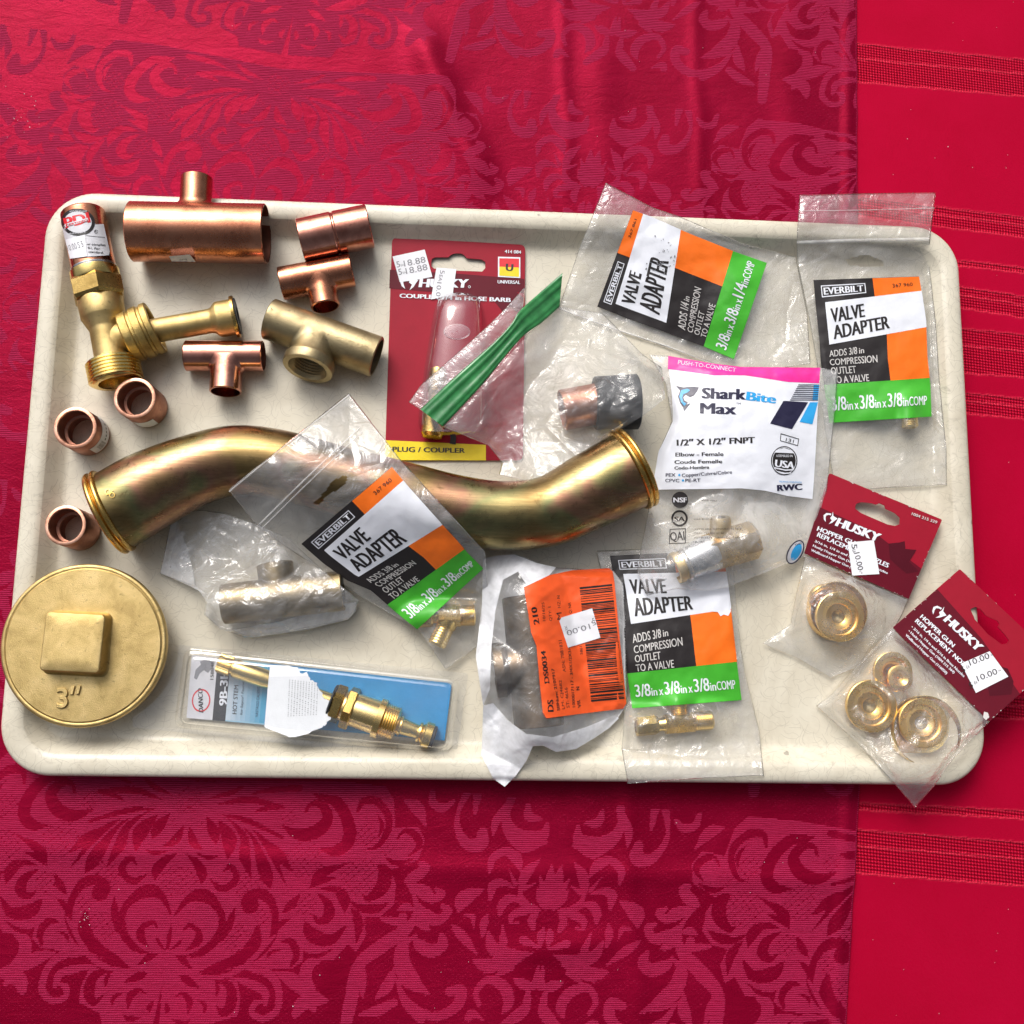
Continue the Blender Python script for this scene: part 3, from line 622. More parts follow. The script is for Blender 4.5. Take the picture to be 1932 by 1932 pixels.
class Print:
    """flat ink shapes given in photo pixels, laid on the surface z = zf(px, py); later layers lie higher"""
    def __init__(s, zf, off=.0003, step=.00013):
        s.zf, s.off, s.step = zf, off, step; s.mb = MB(); s.mats = []

    def mi(s, m):
        if m not in s.mats: s.mats.append(m)
        return s.mats.index(m)

    def put(s, P, F, m, layer, maxlen=0):
        P = np.asarray(P, float)
        if maxlen and len(F):
            bm = bmesh.new(); vs = [bm.verts.new((x, y, 0)) for x, y in P]
            for f in F:
                try: bm.faces.new([vs[i] for i in f])
                except ValueError: pass
            bmesh.ops.triangulate(bm, faces=bm.faces[:])
            for _ in range(5):
                ed = [e for e in bm.edges if e.calc_length() > maxlen]
                if not ed: break
                bmesh.ops.subdivide_edges(bm, edges=ed, cuts=1, use_grid_fill=False); bmesh.ops.triangulate(bm, faces=[f for f in bm.faces if len(f.verts) > 3])
            bm.verts.index_update(); P = np.array([v.co[:2] for v in bm.verts]); F = [tuple(v.index for v in f.verts) for f in bm.faces]; bm.free()
        if not len(P): return
        # faces must look up: photo y runs down, so flip where needed
        z = np.asarray(s.zf(P[:, 0], P[:, 1])) + s.off + s.step * layer; V = W(P[:, 0], P[:, 1], z); FF = []
        for f in F:
            q = P[list(f)]; A = np.sum(q[:, 0] * np.roll(q[:, 1], -1) - np.roll(q[:, 0], -1) * q[:, 1])
            FF.append(tuple(f) if A < 0 else tuple(reversed(f)))
        s.mb.add(V, FF, s.mi(m))

    def poly(s, pts, m, layer=0, maxlen=7): s.put(pts, [tuple(t) for t in tessellate_polygon([[Vector((x, y, 0)) for x, y in pts]])], m, layer, maxlen)

    def rect(s, lab, u0, v0, u1, v1, m, layer=0, res=5.0):
        a, b = lab(u0, v0), lab(u1, v1); nu = max(2, int(np.hypot(*(lab(u1, v0) - a)) / res)); nv = max(2, int(np.hypot(*(lab(u0, v1) - a)) / res))
        uu, vv = np.meshgrid(np.linspace(u0, u1, nu + 1), np.linspace(v0, v1, nv + 1)); P = lab(uu.ravel(), vv.ravel())
        F = [(i * (nu + 1) + j, i * (nu + 1) + j + 1, (i + 1) * (nu + 1) + j + 1, (i + 1) * (nu + 1) + j) for i in range(nv) for j in range(nu)]
        s.put(P, F, m, layer)

    def text(s, lab, body, u0, v0, u1, v1, m, layer=3, bold=.02, maxlen=9, shear=0):
        v, F = text2d(body, 0, 1.0, shear)
        if not len(v): return
        lo, hi = v.min(0), v.max(0)
        for k in ((-1, 0, 1) if bold > .012 else (0,)):
            t = (v + np.array([k * bold, 0]) - lo) / np.maximum(hi - lo, 1e-6)
            s.put(lab(u0 + t[:, 0] * (u1 - u0), v1 + t[:, 1] * (v0 - v1)), F, m, layer + .25 * k, maxlen)

    def line(s, body, A, B, h, m, layer=3, bold=.02, maxlen=9, fit=True, shear=0):
        """lettering along the baseline A-B (photo pixels), cap height h"""
        v, F = text2d(body, 0, 1.0, shear); A, B = np.array(A, float), np.array(B, float); L = np.hypot(*(B - A)); d = (B - A) / L; up = np.array([d[1], -d[0]])
        sy = h / .727; sx_ = L / (v[:, 0].max() - v[:, 0].min()) if fit else sy
        for k in ((-1, 0, 1) if bold > .012 else (0,)):
            s.put(A + np.outer((v[:, 0] + k * bold - v[:, 0].min()) * sx_, d) + np.outer(v[:, 1] * sy, up), F, m, layer + .25 * k, maxlen)

    def disc(s, c, r, m, layer=0, ry=None, n=28, r_in=0, ang=0):
        th = np.arange(n) * 2 * math.pi / n; ry = ry or r; ca, sa = math.cos(ang), math.sin(ang)
        el = lambda k: np.stack([c[0] + k * (r * np.cos(th) * ca - ry * np.sin(th) * sa), c[1] + k * (r * np.cos(th) * sa + ry * np.sin(th) * ca)], -1)
        if r_in: s.put(np.vstack([el(1), el(r_in)]), [(i, (i + 1) % n, n + (i + 1) % n, n + i) for i in range(n)], m, layer)
        else: s.put(np.vstack([el(1), [c]]), [(i, (i + 1) % n, n) for i in range(n)], m, layer, 8)

    def stroke(s, pts, w, m, layer=2, closed=False):
        P = np.array(pts, float); n = len(P)
        for i in range(n if closed else n - 1):
            a, b = P[i], P[(i + 1) % n]; d = (b - a) / (np.hypot(*(b - a)) + 1e-9); q = np.array([-d[1], d[0]]) * w / 2; e = d * w * .5
            s.put([a + q - e, b + q + e, b - q + e, a - q - e], [(0, 1, 2, 3)], m, layer + .02 * i, 8)

    def build(s, name, parent): return s.mb.build(name, s.mats, parent, 0, True)


def Lab(TL, TR, BR, BL, left=None, right=None):
    """unit square -> photo pixels; sides may bend"""
    Lp = np.array([TL] + (left or []) + [BL], float); Rp = np.array([TR] + (right or []) + [BR], float)
    def al(P, v): t = np.linspace(0, 1, len(P)); return np.stack([np.interp(v, t, P[:, 0]), np.interp(v, t, P[:, 1])], -1)
    def f(u, v):
        u, v = np.broadcast_arrays(np.asarray(u, float), np.asarray(v, float)); a, b = al(Lp, v), al(Rp, v)
        return a + (b - a) * u[..., None]
    return f


def tps(pts):
    """smooth height through (px, py, z) points"""
    P = np.array(pts, float); n = len(P); xy = P[:, :2] / 300
    if n == 1: return lambda x, y: np.full(np.shape(x), P[0, 2])
    ph = lambda r2: np.where(r2 > 1e-12, r2 * np.log(np.maximum(r2, 1e-12)), 0)
    K = ph(((xy[:, None] - xy[None]) ** 2).sum(-1)) + np.eye(n) * 1e-4; Q = np.hstack([np.ones((n, 1)), xy])
    A = np.block([[K, Q], [Q.T, np.zeros((3, 3))]]); w = np.linalg.lstsq(A, np.concatenate([P[:, 2], np.zeros(3)]), rcond=None)[0]
    def f(x, y):
        q = np.stack([np.asarray(x, float), np.asarray(y, float)], -1) / 300
        return ph(((q[..., None, :] - xy) ** 2).sum(-1)) @ w[:n] + w[n] + q @ w[n + 1:]
    return f


class Film:
    """a bag of two film sheets joined at the edges; sides are photo-pixel polylines top and bottom from left to right, right and left from top to bottom"""
    def __init__(s, top, right, bottom, left, base, bumps=(), seed=1, amp=.0012, nf=34, gap=.0012, step=3.2, over=()):
        s.sides = [np.array(q, float) for q in (top, right, bottom, left)]; s.base = tps(base); s.bumps = bumps; s.gap = gap; s.over = over
        T, Rr, B, L = s.sides
        al = lambda P, t: np.stack([np.interp(t, np.r_[0, np.cumsum(np.hypot(*np.diff(P, axis=0).T))] / np.hypot(*np.diff(P, axis=0).T).sum(), P[:, k]) for k in (0, 1)], -1)
        nu = int(max(np.hypot(*np.diff(T, axis=0).T).sum(), np.hypot(*np.diff(B, axis=0).T).sum()) / step); nv = int(max(np.hypot(*np.diff(L, axis=0).T).sum(), np.hypot(*np.diff(Rr, axis=0).T).sum()) / step)
        u, v = np.linspace(0, 1, nu + 1), np.linspace(0, 1, nv + 1); Tp, Bp, Lp, Rp = al(T, u), al(B, u), al(L, v), al(Rr, v)
        U, V = u[None, :, None], v[:, None, None]
        s.P = (1 - V) * Tp[None] + V * Bp[None] + (1 - U) * Lp[:, None] + U * Rp[:, None] - ((1 - U) * (1 - V) * T[0] + U * (1 - V) * T[-1] + (1 - U) * V * B[0] + U * V * B[-1])
        s.U, s.V = np.meshgrid(u, v)
        rs = np.random.RandomState(seed); lo, hi = s.P.reshape(-1, 2).min(0), s.P.reshape(-1, 2).max(0); ext = hi - lo
        s.folds = [(lo[0] + ext[0] * rs.rand(), lo[1] + ext[1] * rs.rand(), rs.rand() * math.pi, (.10 + .35 * rs.rand() ** 2) * max(ext), (.018 + .05 * rs.rand()) * max(ext), amp * (rs.rand() * 1.5 - .6)) for _ in range(nf)]
        s.seed = seed; s.amp = amp
        # distance to the outline, to close the bag at its edges
        s.edge = None; s.poly = np.vstack([Tp, Rp, Bp[::-1], Lp[::-1]])

    def wr(s, x, y):
        z = 0
        for cx, cy, a, L, w, am in s.folds:
            dx, dy = x - cx, y - cy; t = dx * math.cos(a) + dy * math.sin(a); q = np.abs(-dx * math.sin(a) + dy * math.cos(a))
            z = z + am * np.exp(-(t / L) ** 2) * np.exp(-q / w)
        return z + s.amp * .7 * (vnoise(x / 26, y / 26, s.seed + 50) - .5) + s.amp * .3 * (vnoise(x / 9, y / 9, s.seed + 60) - .5)

    def rim(s, x, y):
        q = np.stack([np.ravel(x), np.ravel(y)], -1).astype(float); dm = np.full(len(q), 1e9); p = s.poly[::2]
        for i in range(0, len(q), 4000):
            dm[i:i + 4000] = np.sqrt(((q[i:i + 4000, None] - p[None]) ** 2).sum(-1)).min(1)
        return dm.reshape(np.shape(x))

    def thick(s, x, y):
        z = s.gap
        for cx, cy, rx, ry, a, h in s.bumps:
            a = math.radians(a); dx, dy = x - cx, y - cy; t = (dx * math.cos(a) + dy * math.sin(a)) / rx; q = (-dx * math.sin(a) + dy * math.cos(a)) / ry
            r = np.sqrt(t * t + q * q); z = z + h * (1 - smooth01((r - .55) / 1.1))
        return z

    def drape(s, z, x, y, lift, which):
        """lift the film over the round things it lies on (or holds); it runs off them in straight slopes"""
        for pa, pb, r, zc, inside in s.over:
            if inside and which == 'b': continue
            pa, pb = np.array(pa, float), np.array(pb, float); d = pb - pa; t = np.clip(((x - pa[0]) * d[0] + (y - pa[1]) * d[1]) / (d @ d + 1e-9), 0, 1)
            q = np.hypot(x - pa[0] - t * d[0], y - pa[1] - t * d[1]) / r; R = r * .00036
            h = zc + lift + R * np.where(q < .62, np.sqrt(np.maximum(1 - q * q, 0)), .785 - .79 * (q - .62)); k = .0012
            z = np.where(np.abs(z - h) < k, np.maximum(z, h) + (k - np.abs(z - h)) ** 2 / (4 * k), np.maximum(z, h))
        return np.maximum(z, tray_z(x, y) + (.0016 if which == 'f' else .0010))

    def zf(s, x, y):
        x, y = np.asarray(x, float), np.asarray(y, float); e = smooth01(s.rim(x, y) / 16)
        return s.drape(s.base(x, y) + e * s.thick(x, y), x, y, .0012, 'f') + s.wr(x, y) * (.35 + .65 * e)

    def zb(s, x, y):
        e = smooth01(s.rim(x, y) / 16); return s.drape(s.base(x, y), x, y, .0007, 'b') + s.wr(x, y) * ((.35 + .65 * e) * (1 - e)) - .0002 * e

    def build(s, name, root, mats, hole=None, back=True):
        P = s.P; a, b = P.shape[:2]; zt = s.zf(P[..., 0], P[..., 1]); Vt = W(P[..., 0], P[..., 1], zt)
        keep = np.ones((a - 1, b - 1), bool)
        if hole is not None:
            C = (P[:-1, :-1] + P[1:, 1:]) / 2; H = np.array(hole, float); ins = np.zeros(C.shape[:2], bool)
            for (x0, y0), (x1, y1) in zip(H, np.roll(H, -1, 0)):
                c = (y0 > C[..., 1]) != (y1 > C[..., 1]); ins ^= c & (C[..., 0] < (x1 - x0) * (C[..., 1] - y0) / (y1 - y0 + 1e-9) + x0)
            keep = ~ins
        mb = MB(); idx = np.arange(a * b).reshape(a, b)
        f = [(idx[i, j], idx[i + 1, j], idx[i + 1, j + 1], idx[i, j + 1]) for i in range(a - 1) for j in range(b - 1) if keep[i, j]]
        mb.add(Vt, f, 0)
        if back:
            ib = idx.copy(); inner = np.zeros((a, b), bool); inner[1:-1, 1:-1] = True; ib[inner] = a * b + np.arange(inner.sum())
            x, y = P[..., 0][inner], P[..., 1][inner]; zb = np.minimum(s.zb(x, y), zt[inner] - .00025); mb.v.append(W(x, y, zb)); n0 = mb.n; mb.n += int(inner.sum())
            for i in range(a - 1):
                for j in range(b - 1):
                    if keep[i, j]: mb.f.append((ib[i, j], ib[i, j + 1], ib[i + 1, j + 1], ib[i + 1, j])); mb.m.append(1 if len(mats) > 1 else 0)
        return mb.build(name, mats, root, 0)

    def ribbon(s, name, root, pts, w, m, off=.0006, h=.0005):
        """a raised strip of film along a photo-pixel polyline"""
        P = catmull(pts, 12); d = np.gradient(P, axis=0); d /= np.hypot(*d.T)[:, None]; q = np.stack([-d[:, 1], d[:, 0]], -1)
        mb = MB(); rows = []
        for k, dz in ((-.5, -h), (-.35, h * .6), (0, h), (.35, h * .6), (.5, -h)):
            Q = P + q * w * k; rows.append(W(Q[:, 0], Q[:, 1], s.zf(P[:, 0], P[:, 1]) + off + dz))
        mb.grid(np.stack(rows), 0); return mb.build(name, m, root, 0)


# ------------------------------------------------------------------ pipes and fittings
def hexmod(th): k = math.pi / 3; return math.cos(k / 2) / np.cos((th % k) - k / 2)


def ptz(p, z): return W(p[0], p[1], z)


def axis_ends(pa, pb, z, R):
    """ends of a lying tube's axis: an end that faces away from the lens is seen by its upper edge"""
    A, B = ptz(pa, z), ptz(pb, z); d = (B - A) / np.linalg.norm(B - A)
    ea, eb = (ptz(pa, z + R * .92) - A) @ d, (ptz(pb, z + R * .92) - B) @ d
    return A + d * max(0, ea), B + d * min(0, eb)


def tube_prof(L, ro, ri, ch=.0006):
    return [(ch, ri), (0, ri + ch * .5), (0, ro - ch), (ch, ro), (L - ch, ro), (L, ro - ch), (L, ri + ch * .5), (L - ch, ri), (L * .5, ri), (ch, ri)]


def branch(mb, c, bdir, rdir, R, rb, Ltot, flare, wall, m=0, seg=44, depth=.8, end=None):
    """outlet of a tee: its foot follows the run of radius R, with a rounded fillet"""
    c = np.asarray(c, float); b = np.asarray(bdir, float); b /= np.linalg.norm(b); a = np.asarray(rdir, float); a = a - b * (a @ b); a /= np.linalg.norm(a); q = np.cross(b, a)
    th = np.arange(seg) * 2 * math.pi / seg; rows = []
    for k in np.linspace(0, 1, 9):
        r = rb + flare * (1 - math.sin(k * math.pi / 2)); off = flare * 1.3 * (1 - math.cos(k * math.pi / 2))
        sy = np.clip(r * np.sin(th), -R * .985, R * .985); h = np.sqrt(R * R - sy ** 2) - .0004 + off
        rows.append(c + np.outer(np.cos(th) * r, a) + np.outer(sy, q) + np.outer(h, b))
    for t, r in (end or [(Ltot - .0006, rb), (Ltot, rb - .0006), (Ltot, rb - wall), (Ltot - .001, rb - wall), (R * depth, rb - wall)]):
        rows.append(c + np.outer(np.cos(th) * r, a) + np.outer(np.sin(th) * r, q) + b * t)
    mb.grid(np.stack(rows)[:, ::-1], m, True)


BORE_C = metal("bore_copper", (.30, .12, .08), (.20, .08, .05), None, (.5, .65), 60, 900, .05); BORE_B = metal("bore_bronze", (.26, .20, .11), (.18, .14, .08), None, (.45, .6), 60, 900, .05)  # bore metals darker than the outside: the inner shade is put into the colour
BRONZE_M = metal("bronze_worn", (.40, .31, .17), (.30, .23, .13), (.18, .14, .08), (.38, .52), 50, 1200, .2)
BRONZE_D = metal("bronze_dark", (.24, .17, .11), (.16, .115, .075), (.08, .06, .04), (.34, .5), 50, 1200, .2)


def tee(name, label, cat, group, pL, pR, r_px, pB, rb_px, mat, wall=.0012, flare=.004, lift=0.0, bz=None, bc=None, tilt=0.0, end=None, zc=None):
    """pL, pR: ends of the run's axis; pB: centre of the outlet's mouth (photo pixels)"""
    mid = ((pL[0] + pR[0]) / 2, (pL[1] + pR[1]) / 2); R = r_px * mpp(*mid, ZF + .012); z = zc if zc is not None else ZF + R + lift
    R = r_px * mpp(*mid, z); rb = rb_px * mpp(*mid, z); A, B = axis_ends(pL, pR, z, R); d = (B - A) / np.linalg.norm(B - A)
    root = thing(name, label, cat, (*((A + B) / 2)[:2], ZF + lift), group)
    mb = MB(); Lr = np.linalg.norm(B - A); mb.lathe(tube_prof(Lr, R, R - wall)[:7], A, d, 64); mb.build("run_pipe", mat, root)
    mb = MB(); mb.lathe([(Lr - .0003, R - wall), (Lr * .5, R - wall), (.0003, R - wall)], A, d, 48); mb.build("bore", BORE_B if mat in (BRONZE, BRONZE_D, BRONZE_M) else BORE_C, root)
    E = ptz(pB, z if bz is None else bz); E0 = ptz(pB, z + rb * .92) if bz is None else E; t = ((E - A) @ d) if bc is None else bc * np.linalg.norm(B - A); c = A + d * t; bd = E - c; L = np.linalg.norm(bd); L += min(0, (E0 - E) @ bd / L)
    mb = MB(); branch(mb, c, bd, d, R, rb, L, flare, wall, end=end(L, rb) if end else None); mb.build("outlet", mat, root)
    return root, A, B, R, z, d


def cyl_surface(A, B, R):
    """height of the upper side of a lying cylinder, as a function of photo pixels"""
    A, B = np.array(A), np.array(B); d = (B - A) / np.linalg.norm(B - A)
    def f(px, py):
        z = np.full(np.shape(px), A[2] + R * .8)
        for _ in range(6):
            P = W(px, py, z); q = P - A; t = q @ d; C = A + t[..., None] * d; v = P - C; lat = np.hypot(v[..., 0], v[..., 1]); z = C[..., 2] + np.sqrt(np.maximum(R * R - lat ** 2, 0))
        return z
    return f


def sticker(root, zf, pts, lines=(), name="sticker", off=.0004, m=None, bars=None):
    p = Print(zf, off); p.poly(pts, m or K_TAG, 0, 6)
    for body, A, B, h in lines: p.line(body, A, B, h, K_GREY if h < 5 else K_BLACK, 1.5, .0, 8)
    if bars:
        a, b, c, n = np.array(bars[0], float), np.array(bars[1], float), np.array(bars[2], float), bars[3]; rs = random.Random(5); t = 0
        while t < 1:
            w = rs.choice([.6, 1, 1.8]) / n * .6; q = [a + (b - a) * t, a + (b - a) * min(1, t + w), a + (b - a) * min(1, t + w) + (c - a), a + (b - a) * t + (c - a)]
            p.poly(q, K_BLACK, 1.5, 8); t += w + rs.choice([.6, 1, 1.4]) / n * .7
    return p.build(name, root)


# big copper reducing tee at the top left
r, A, B, R, z, d = tee("copper_tee", "largest shiny copper reducing tee with narrow outlet crossing the upper tray rim", "pipe fitting", "copper tees", D('c1', (848, 424)), D('c1', (1838, 441)), 55.5, D('c1', (1360, 8)), 29.5, COPPER, flare=.0035, lift=.0012)
sticker(r, cyl_surface(A, B, R), D('c1', (1165, 595), (1310, 583), (1350, 634), (1185, 632)), [("NIB", D('c1', (1240, 622)), D('c1', (1290, 620)), 2.4)])
# copper coupling
zc = ZF + .0185; a, b = D('c2', (548, 487)), D('c2', (1038, 386)); R = 41 * mpp(*a, zc); A, B = axis_ends(a, b, zc, R); d = B - A; L = np.linalg.norm(d)
mb = MB(); mb.lathe([(.0006, R - .0012), (0, R - .0008), (0, R - .0006), (.0006, R), (L * .5 - .0012, R), (L * .5 - .0003, R - .0007), (L * .5 + .0003, R - .0007), (L * .5 + .0012, R), (L - .0006, R), (L, R - .0006), (L, R - .001), (L - .0006, R - .0014)], A, d, 64)
root = thing("copper_coupling", "plain copper pipe coupling with a thin groove round its middle, lying above a copper tee", "pipe fitting", (*A[:2], ZF)); mb.build("sleeve", COPPER_P, root)
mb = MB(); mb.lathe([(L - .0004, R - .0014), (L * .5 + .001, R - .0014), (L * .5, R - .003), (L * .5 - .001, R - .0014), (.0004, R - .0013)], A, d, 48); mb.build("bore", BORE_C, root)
tee("copper_tee", "mid-size copper tee lying slanted just under the copper coupling", "pipe fitting", "copper tees", D('c2', (410, 786)), D('c2', (914, 690)), 31.5, D('c2', (728, 945)), 27, COPPER, flare=.003, bz=ZF + .014)
tee("copper_tee", "smallest pinkish copper tee, outlet facing the viewer, under the brass tailpiece", "pipe fitting", "copper tees", D('c1', (1256, 1281)), D('c1', (1818, 1284)), 29, D('c1', (1555, 1532)), 29.5, COPPER_P, flare=.003, bz=ZF + .013)
# brass tee with threaded outlet


def thread_end(L, rb):
    o = [(L * .62, rb), (L * .70, rb * 1.10), (L * .74, rb * 1.12), (L * .76, rb * 1.17), (L - .001, rb * 1.17), (L, rb * 1.14), (L, rb * .90), (L - .002, rb * .84)]
    for k in range(6): o += [(L - .003 - .0022 * k, rb * .78), (L - .0041 - .0022 * k, rb * .86)]
    return o + [(L - .018, rb * .7)]


r, A, B, R, z, d = tee("bronze_tee", "dull olive bronze cast tee with a threaded outlet and raised lettering", "pipe fitting", None, D('c2', (303, 1014)), D('c2', (1083, 1290)), 39.5, D('c2', (603, 1372)), 41, BRONZE, wall=.0022, flare=.002, bz=ZF + .0215, bc=.46, end=thread_end)
pr = Print(cyl_surface(A, B, R), .0001, .0002)
q = lambda x, y: D('c2', (x, y))
pr2 = Print(cyl_surface(A, B, R), .0001, .0002); pr2.line("3/4", q(330, 1010), q(372, 960), 8, BRONZE, 1, .02); pr2.build("raised_size_mark", r)
pr.line("MEXICO", q(955, 1192), q(808, 1142), 9.5, BRONZE, 1, .02); pr.line("3/4", q(1022, 1215), q(978, 1198), 9, BRONZE, 1, .02)
pr.build("raised_lettering", r)

# three short copper couplings standing on end
for (tx, ty), (bx, by), rt, m, lb, stk in [
    (D('e1', (580, 291)), D('e1', (692, 355)), 40, COPPER_D, "standing copper coupling with a white barcode label round its side", 1),
    (D('e1', (1040, 62)), D('e1', (1143, 140)), 39.5, COPPER_D, "standing copper coupling with a blank white label, touching the brass thread", 2),
    (D('e1', (505, 1045)), D('e1', (628, 1092)), 38.5, COPPER_D, "standing copper coupling without a label, left of the curved brass pipe", 0)]:
    base = ptz((bx, by), ZF); H = .028
    for _ in range(8):
        top = ptz((tx, ty), ZF + H); off = np.linalg.norm(top[:2] - base[:2]); H = H + 0 * off
    ax = top - base; L = np.linalg.norm(ax); ro = rt * mpp(tx, ty, ZF + H); ri = ro * .80
    root = thing("short_copper_coupling", lb, "pipe fitting", base, "short copper couplings standing on end")
    mb = MB(); mb.lathe([(.0008, ri), (0, ri + .0005), (0, ro - .0012), (.0012, ro), (L - .0008, ro), (L - .0002, ro - .0004), (L, ro - .0008), (L, ri + .0006), (L - .0007, ri), (L * .56, ri), (L * .54, ri - .0018), (L * .48, ri - .0022), (L * .44, ri - .0018), (L * .42, ri), (.0008, ri)], base, ax, 56)
    sl = mb.build("sleeve", m, root)
    mb = MB(); mb.lathe([(L - .0006, ri + .0001), (L + .00012, ri + .0006), (L + .00012, ro - .0006), (L - .0002, ro - .0001)], base, ax, 56); mb.build("polished_lip", COPPER_L, sl)
    if stk:
        axn = ax / L; h = np.array([0, 0, 1.0]); a0, a1, t0, t1 = (-62, 58, .12, .62) if stk == 1 else (-108, -52, .1, .55)
        rows = []
        for t in (t0, t1):
            rows.append([base + ax * t + (ro + .00025) * np.array([math.cos(math.radians(g)), math.sin(math.radians(g)), 0]) for g in np.linspace(a0, a1, 24)])
        mb = MB(); mb.grid(np.array(rows))
        if stk == 1:
            for g in np.arange(-45, -22, 2.3):
                w = .55 + .6 * ((g * 7.3) % 1); mb.grid(np.array([[base + ax * t + (ro + .0004) * np.array([math.cos(math.radians(k)), math.sin(math.radians(k)), 0]) for k in (g, g + w)] for t in (.2, .5)]), 1)
            for g in (-18, -8, 2, 12, 24): mb.grid(np.array([[base + ax * t + (ro + .0004) * np.array([math.cos(math.radians(k)), math.sin(math.radians(k)), 0]) for k in (g, g + 6)] for t in (.3, .36)]), 1)
        mb.build("sticker", [K_PALE if stk == 1 else K_TAG, K_BLACK], root)


# ------------------------------------------------------------------ water hammer arrester on a brass hose tee
def arrester():
    P0, P1 = D('c1', (556, 226)), D('c1', (800, 1440)); z0, z1 = ZF + .0175, ZF + .0185
    A, B = ptz(P0, z0), ptz(P1, z1); d = B - A; L = np.linalg.norm(d); d /= L; A = A + d * ((ptz(P0, z0 + .013) - A) @ d); L = np.linalg.norm(B - A); s = mpp(*P0, z0) * CR['c1'][2]          # metres per crop pixel
    k = L / math.hypot(P1[0] - P0[0], P1[1] - P0[1]) * CR['c1'][2]
    root = thing("hammer_arrester", "water hammer arrester with labelled copper cap, brass hex nut and threaded brass hose tee", "plumbing valve", (*A[:2], ZF))
    T = lambda q: q * k; Rr = lambda q: q * s
    mb = MB(); prof = [(0, .0003)] + [(Rr(22) * (1 - math.cos(a)), Rr(125) + Rr(22) * math.sin(a)) for a in np.linspace(0, math.pi / 2, 8)] + [(T(425), Rr(147)), (T(440), Rr(147))]
    mb.lathe(prof, A, d, 64); cp = mb.build("copper_cap", COPPER, root)
    mb = MB(); mb.lathe([(T(425), Rr(147)), (T(430), Rr(152)), (T(440), Rr(152)), (T(448), Rr(149))], A, d, 64); mb.build("solder_ring", STEEL, root)
    mb = MB(); mb.lathe([(T(446), Rr(130)), (T(446), Rr(156)), (T(452), Rr(162)), (T(515), Rr(162)), (T(525), Rr(158))], A, d, 64, 0, True); mb.build("nut_collar", BRASS_Y, root)
    mb = MB(); mb.lathe([(T(515), Rr(140)), (T(515), Rr(170)), (T(535), Rr(184)), (T(640), Rr(184)), (T(662), Rr(170)), (T(662), Rr(140))], A, d, 6, 0, True, True, phase=.25); mb.build("hex_nut", BRASS, root, 20)
    mb = MB(); mb.lathe([(T(655), Rr(145)), (T(665), Rr(150)), (T(790), Rr(147)), (T(800), Rr(142)), (T(870), Rr(112)), (T(885), Rr(108)), (T(1100), Rr(112))], A, d, 56)
    c = A + d * T(965); e = ptz(D('c1', (905, 1130)), z0); branch(mb, c, e - c, d, Rr(108), Rr(92), np.linalg.norm(e - c), Rr(30), .002); mb.build("tee_body", BRASS_C, root)
    mb = MB(); pr_ = [(T(1085), Rr(112)), (T(1105), Rr(150)), (T(1112), Rr(166))]
    for i in range(6): t = 1118 + i * 24; pr_ += [(T(t), Rr(166)), (T(t + 6), Rr(178)), (T(t + 13), Rr(178)), (T(t + 18), Rr(166))]
    pr_ += [(T(1264), Rr(162)), (T(1270), Rr(150)), (T(1270), Rr(118)), (T(1255), Rr(112)), (T(1120), Rr(105)), (T(1118), Rr(2))]
    mb.lathe(pr_, A, d, 64); mb.build("hose_thread", BRASS_Y, root)
    # swivel nut, hanging loose on the side outlet
    na, nb = D('c1', (862, 1152)), D('c1', (1086, 1098)); zz = ZF + .0185; NA, NB = ptz(na, zz), ptz(nb, zz); dn = W(1000, 600, zz) * 0 + (ptz(D('c1', (1860, 770)), zz) - ptz(D('c1', (950, 1130)), zz)); dn /= np.linalg.norm(dn); Ln = np.linalg.norm(NB - NA) * .95
    NA = (NA + NB) / 2 - dn * Ln / 2; f = Rr(1)
    mb = MB(); mb.lathe([(.0015, f * 95), (0, f * 120), (0, f * 160), (f * 10, f * 172), (f * 62, f * 176), (f * 68, f * 166), (f * 84, f * 166), (f * 90, f * 178), (f * 138, f * 180), (f * 144, f * 170), (f * 160, f * 170), (f * 168, f * 180), (Ln - f * 8, f * 180), (Ln, f * 174), (Ln, f * 158), (Ln - f * 8, f * 152), (f * 60, f * 150), (f * 55, f * 100)], NA, dn, 72)
    kn = mb.build("swivel_nut", BRASS_K, root)
    # label
    zs = cyl_surface(A, B, Rr(149)); q = lambda x, y: D('c1', (x, y)); pr_ = Print(zs, .0005)
    pr_.poly([q(*x) for x in [(430, 400), (480, 330), (560, 290), (640, 330), (660, 375), (715, 372), (758, 560), (752, 588), (600, 598), (482, 610), (448, 480)]], K_PALE, 0, 6)
    cc = q(538, 360); pr_.disc(cc, 118 * .2734, K_BLACK, 1, 95 * .2734, 32, 0, .1); pr_.disc(cc, 95 * .2734, K_PALE, 2, 74 * .2734, 32, 0, .1)
    pr_.line("PDI", q(456, 402), q(622, 360), 21, K_BRIGHTRED, 3, .04); pr_.poly([q(445, 372), q(605, 330), q(610, 350), q(450, 394)], K_PALE, 4, 8); pr_.line("CERTIFIED", q(455, 390), q(606, 352), 4, K_BRIGHTRED, 5, .02)
    pr_.line("AND DRAINAGE", q(478, 292), q(600, 290), 3.6, K_PALE, 2.4, .01); pr_.line("INSTITUTE", q(480, 446), q(590, 432), 3.6, K_PALE, 2.4, .01)
    pr_.poly([q(452, 480), q(588, 445), q(600, 596), q(482, 612)], K_TAG, 2.5, 8); pr_.line("10.00 S 5", q(470, 560), q(578, 528), 12, K_GREY, 3.4, 0)
    pr_.stroke([q(595, 452), q(722, 466)], .8, K_BLACK, 1); pr_.line("R", q(655, 432), q(670, 430), 4, K_BLACK, 1, 0); pr_.disc(q(663, 425), 3.6, K_BLACK, 1, None, 16, .8)
    for i, t in enumerate(("er complies", "01. For", "standard.")): pr_.line(t, q(602 + i * 4, 518 + i * 26), q((728, 690, 714)[i], 524 + i * 27), 4.4, K_BLACK, 1, .015)
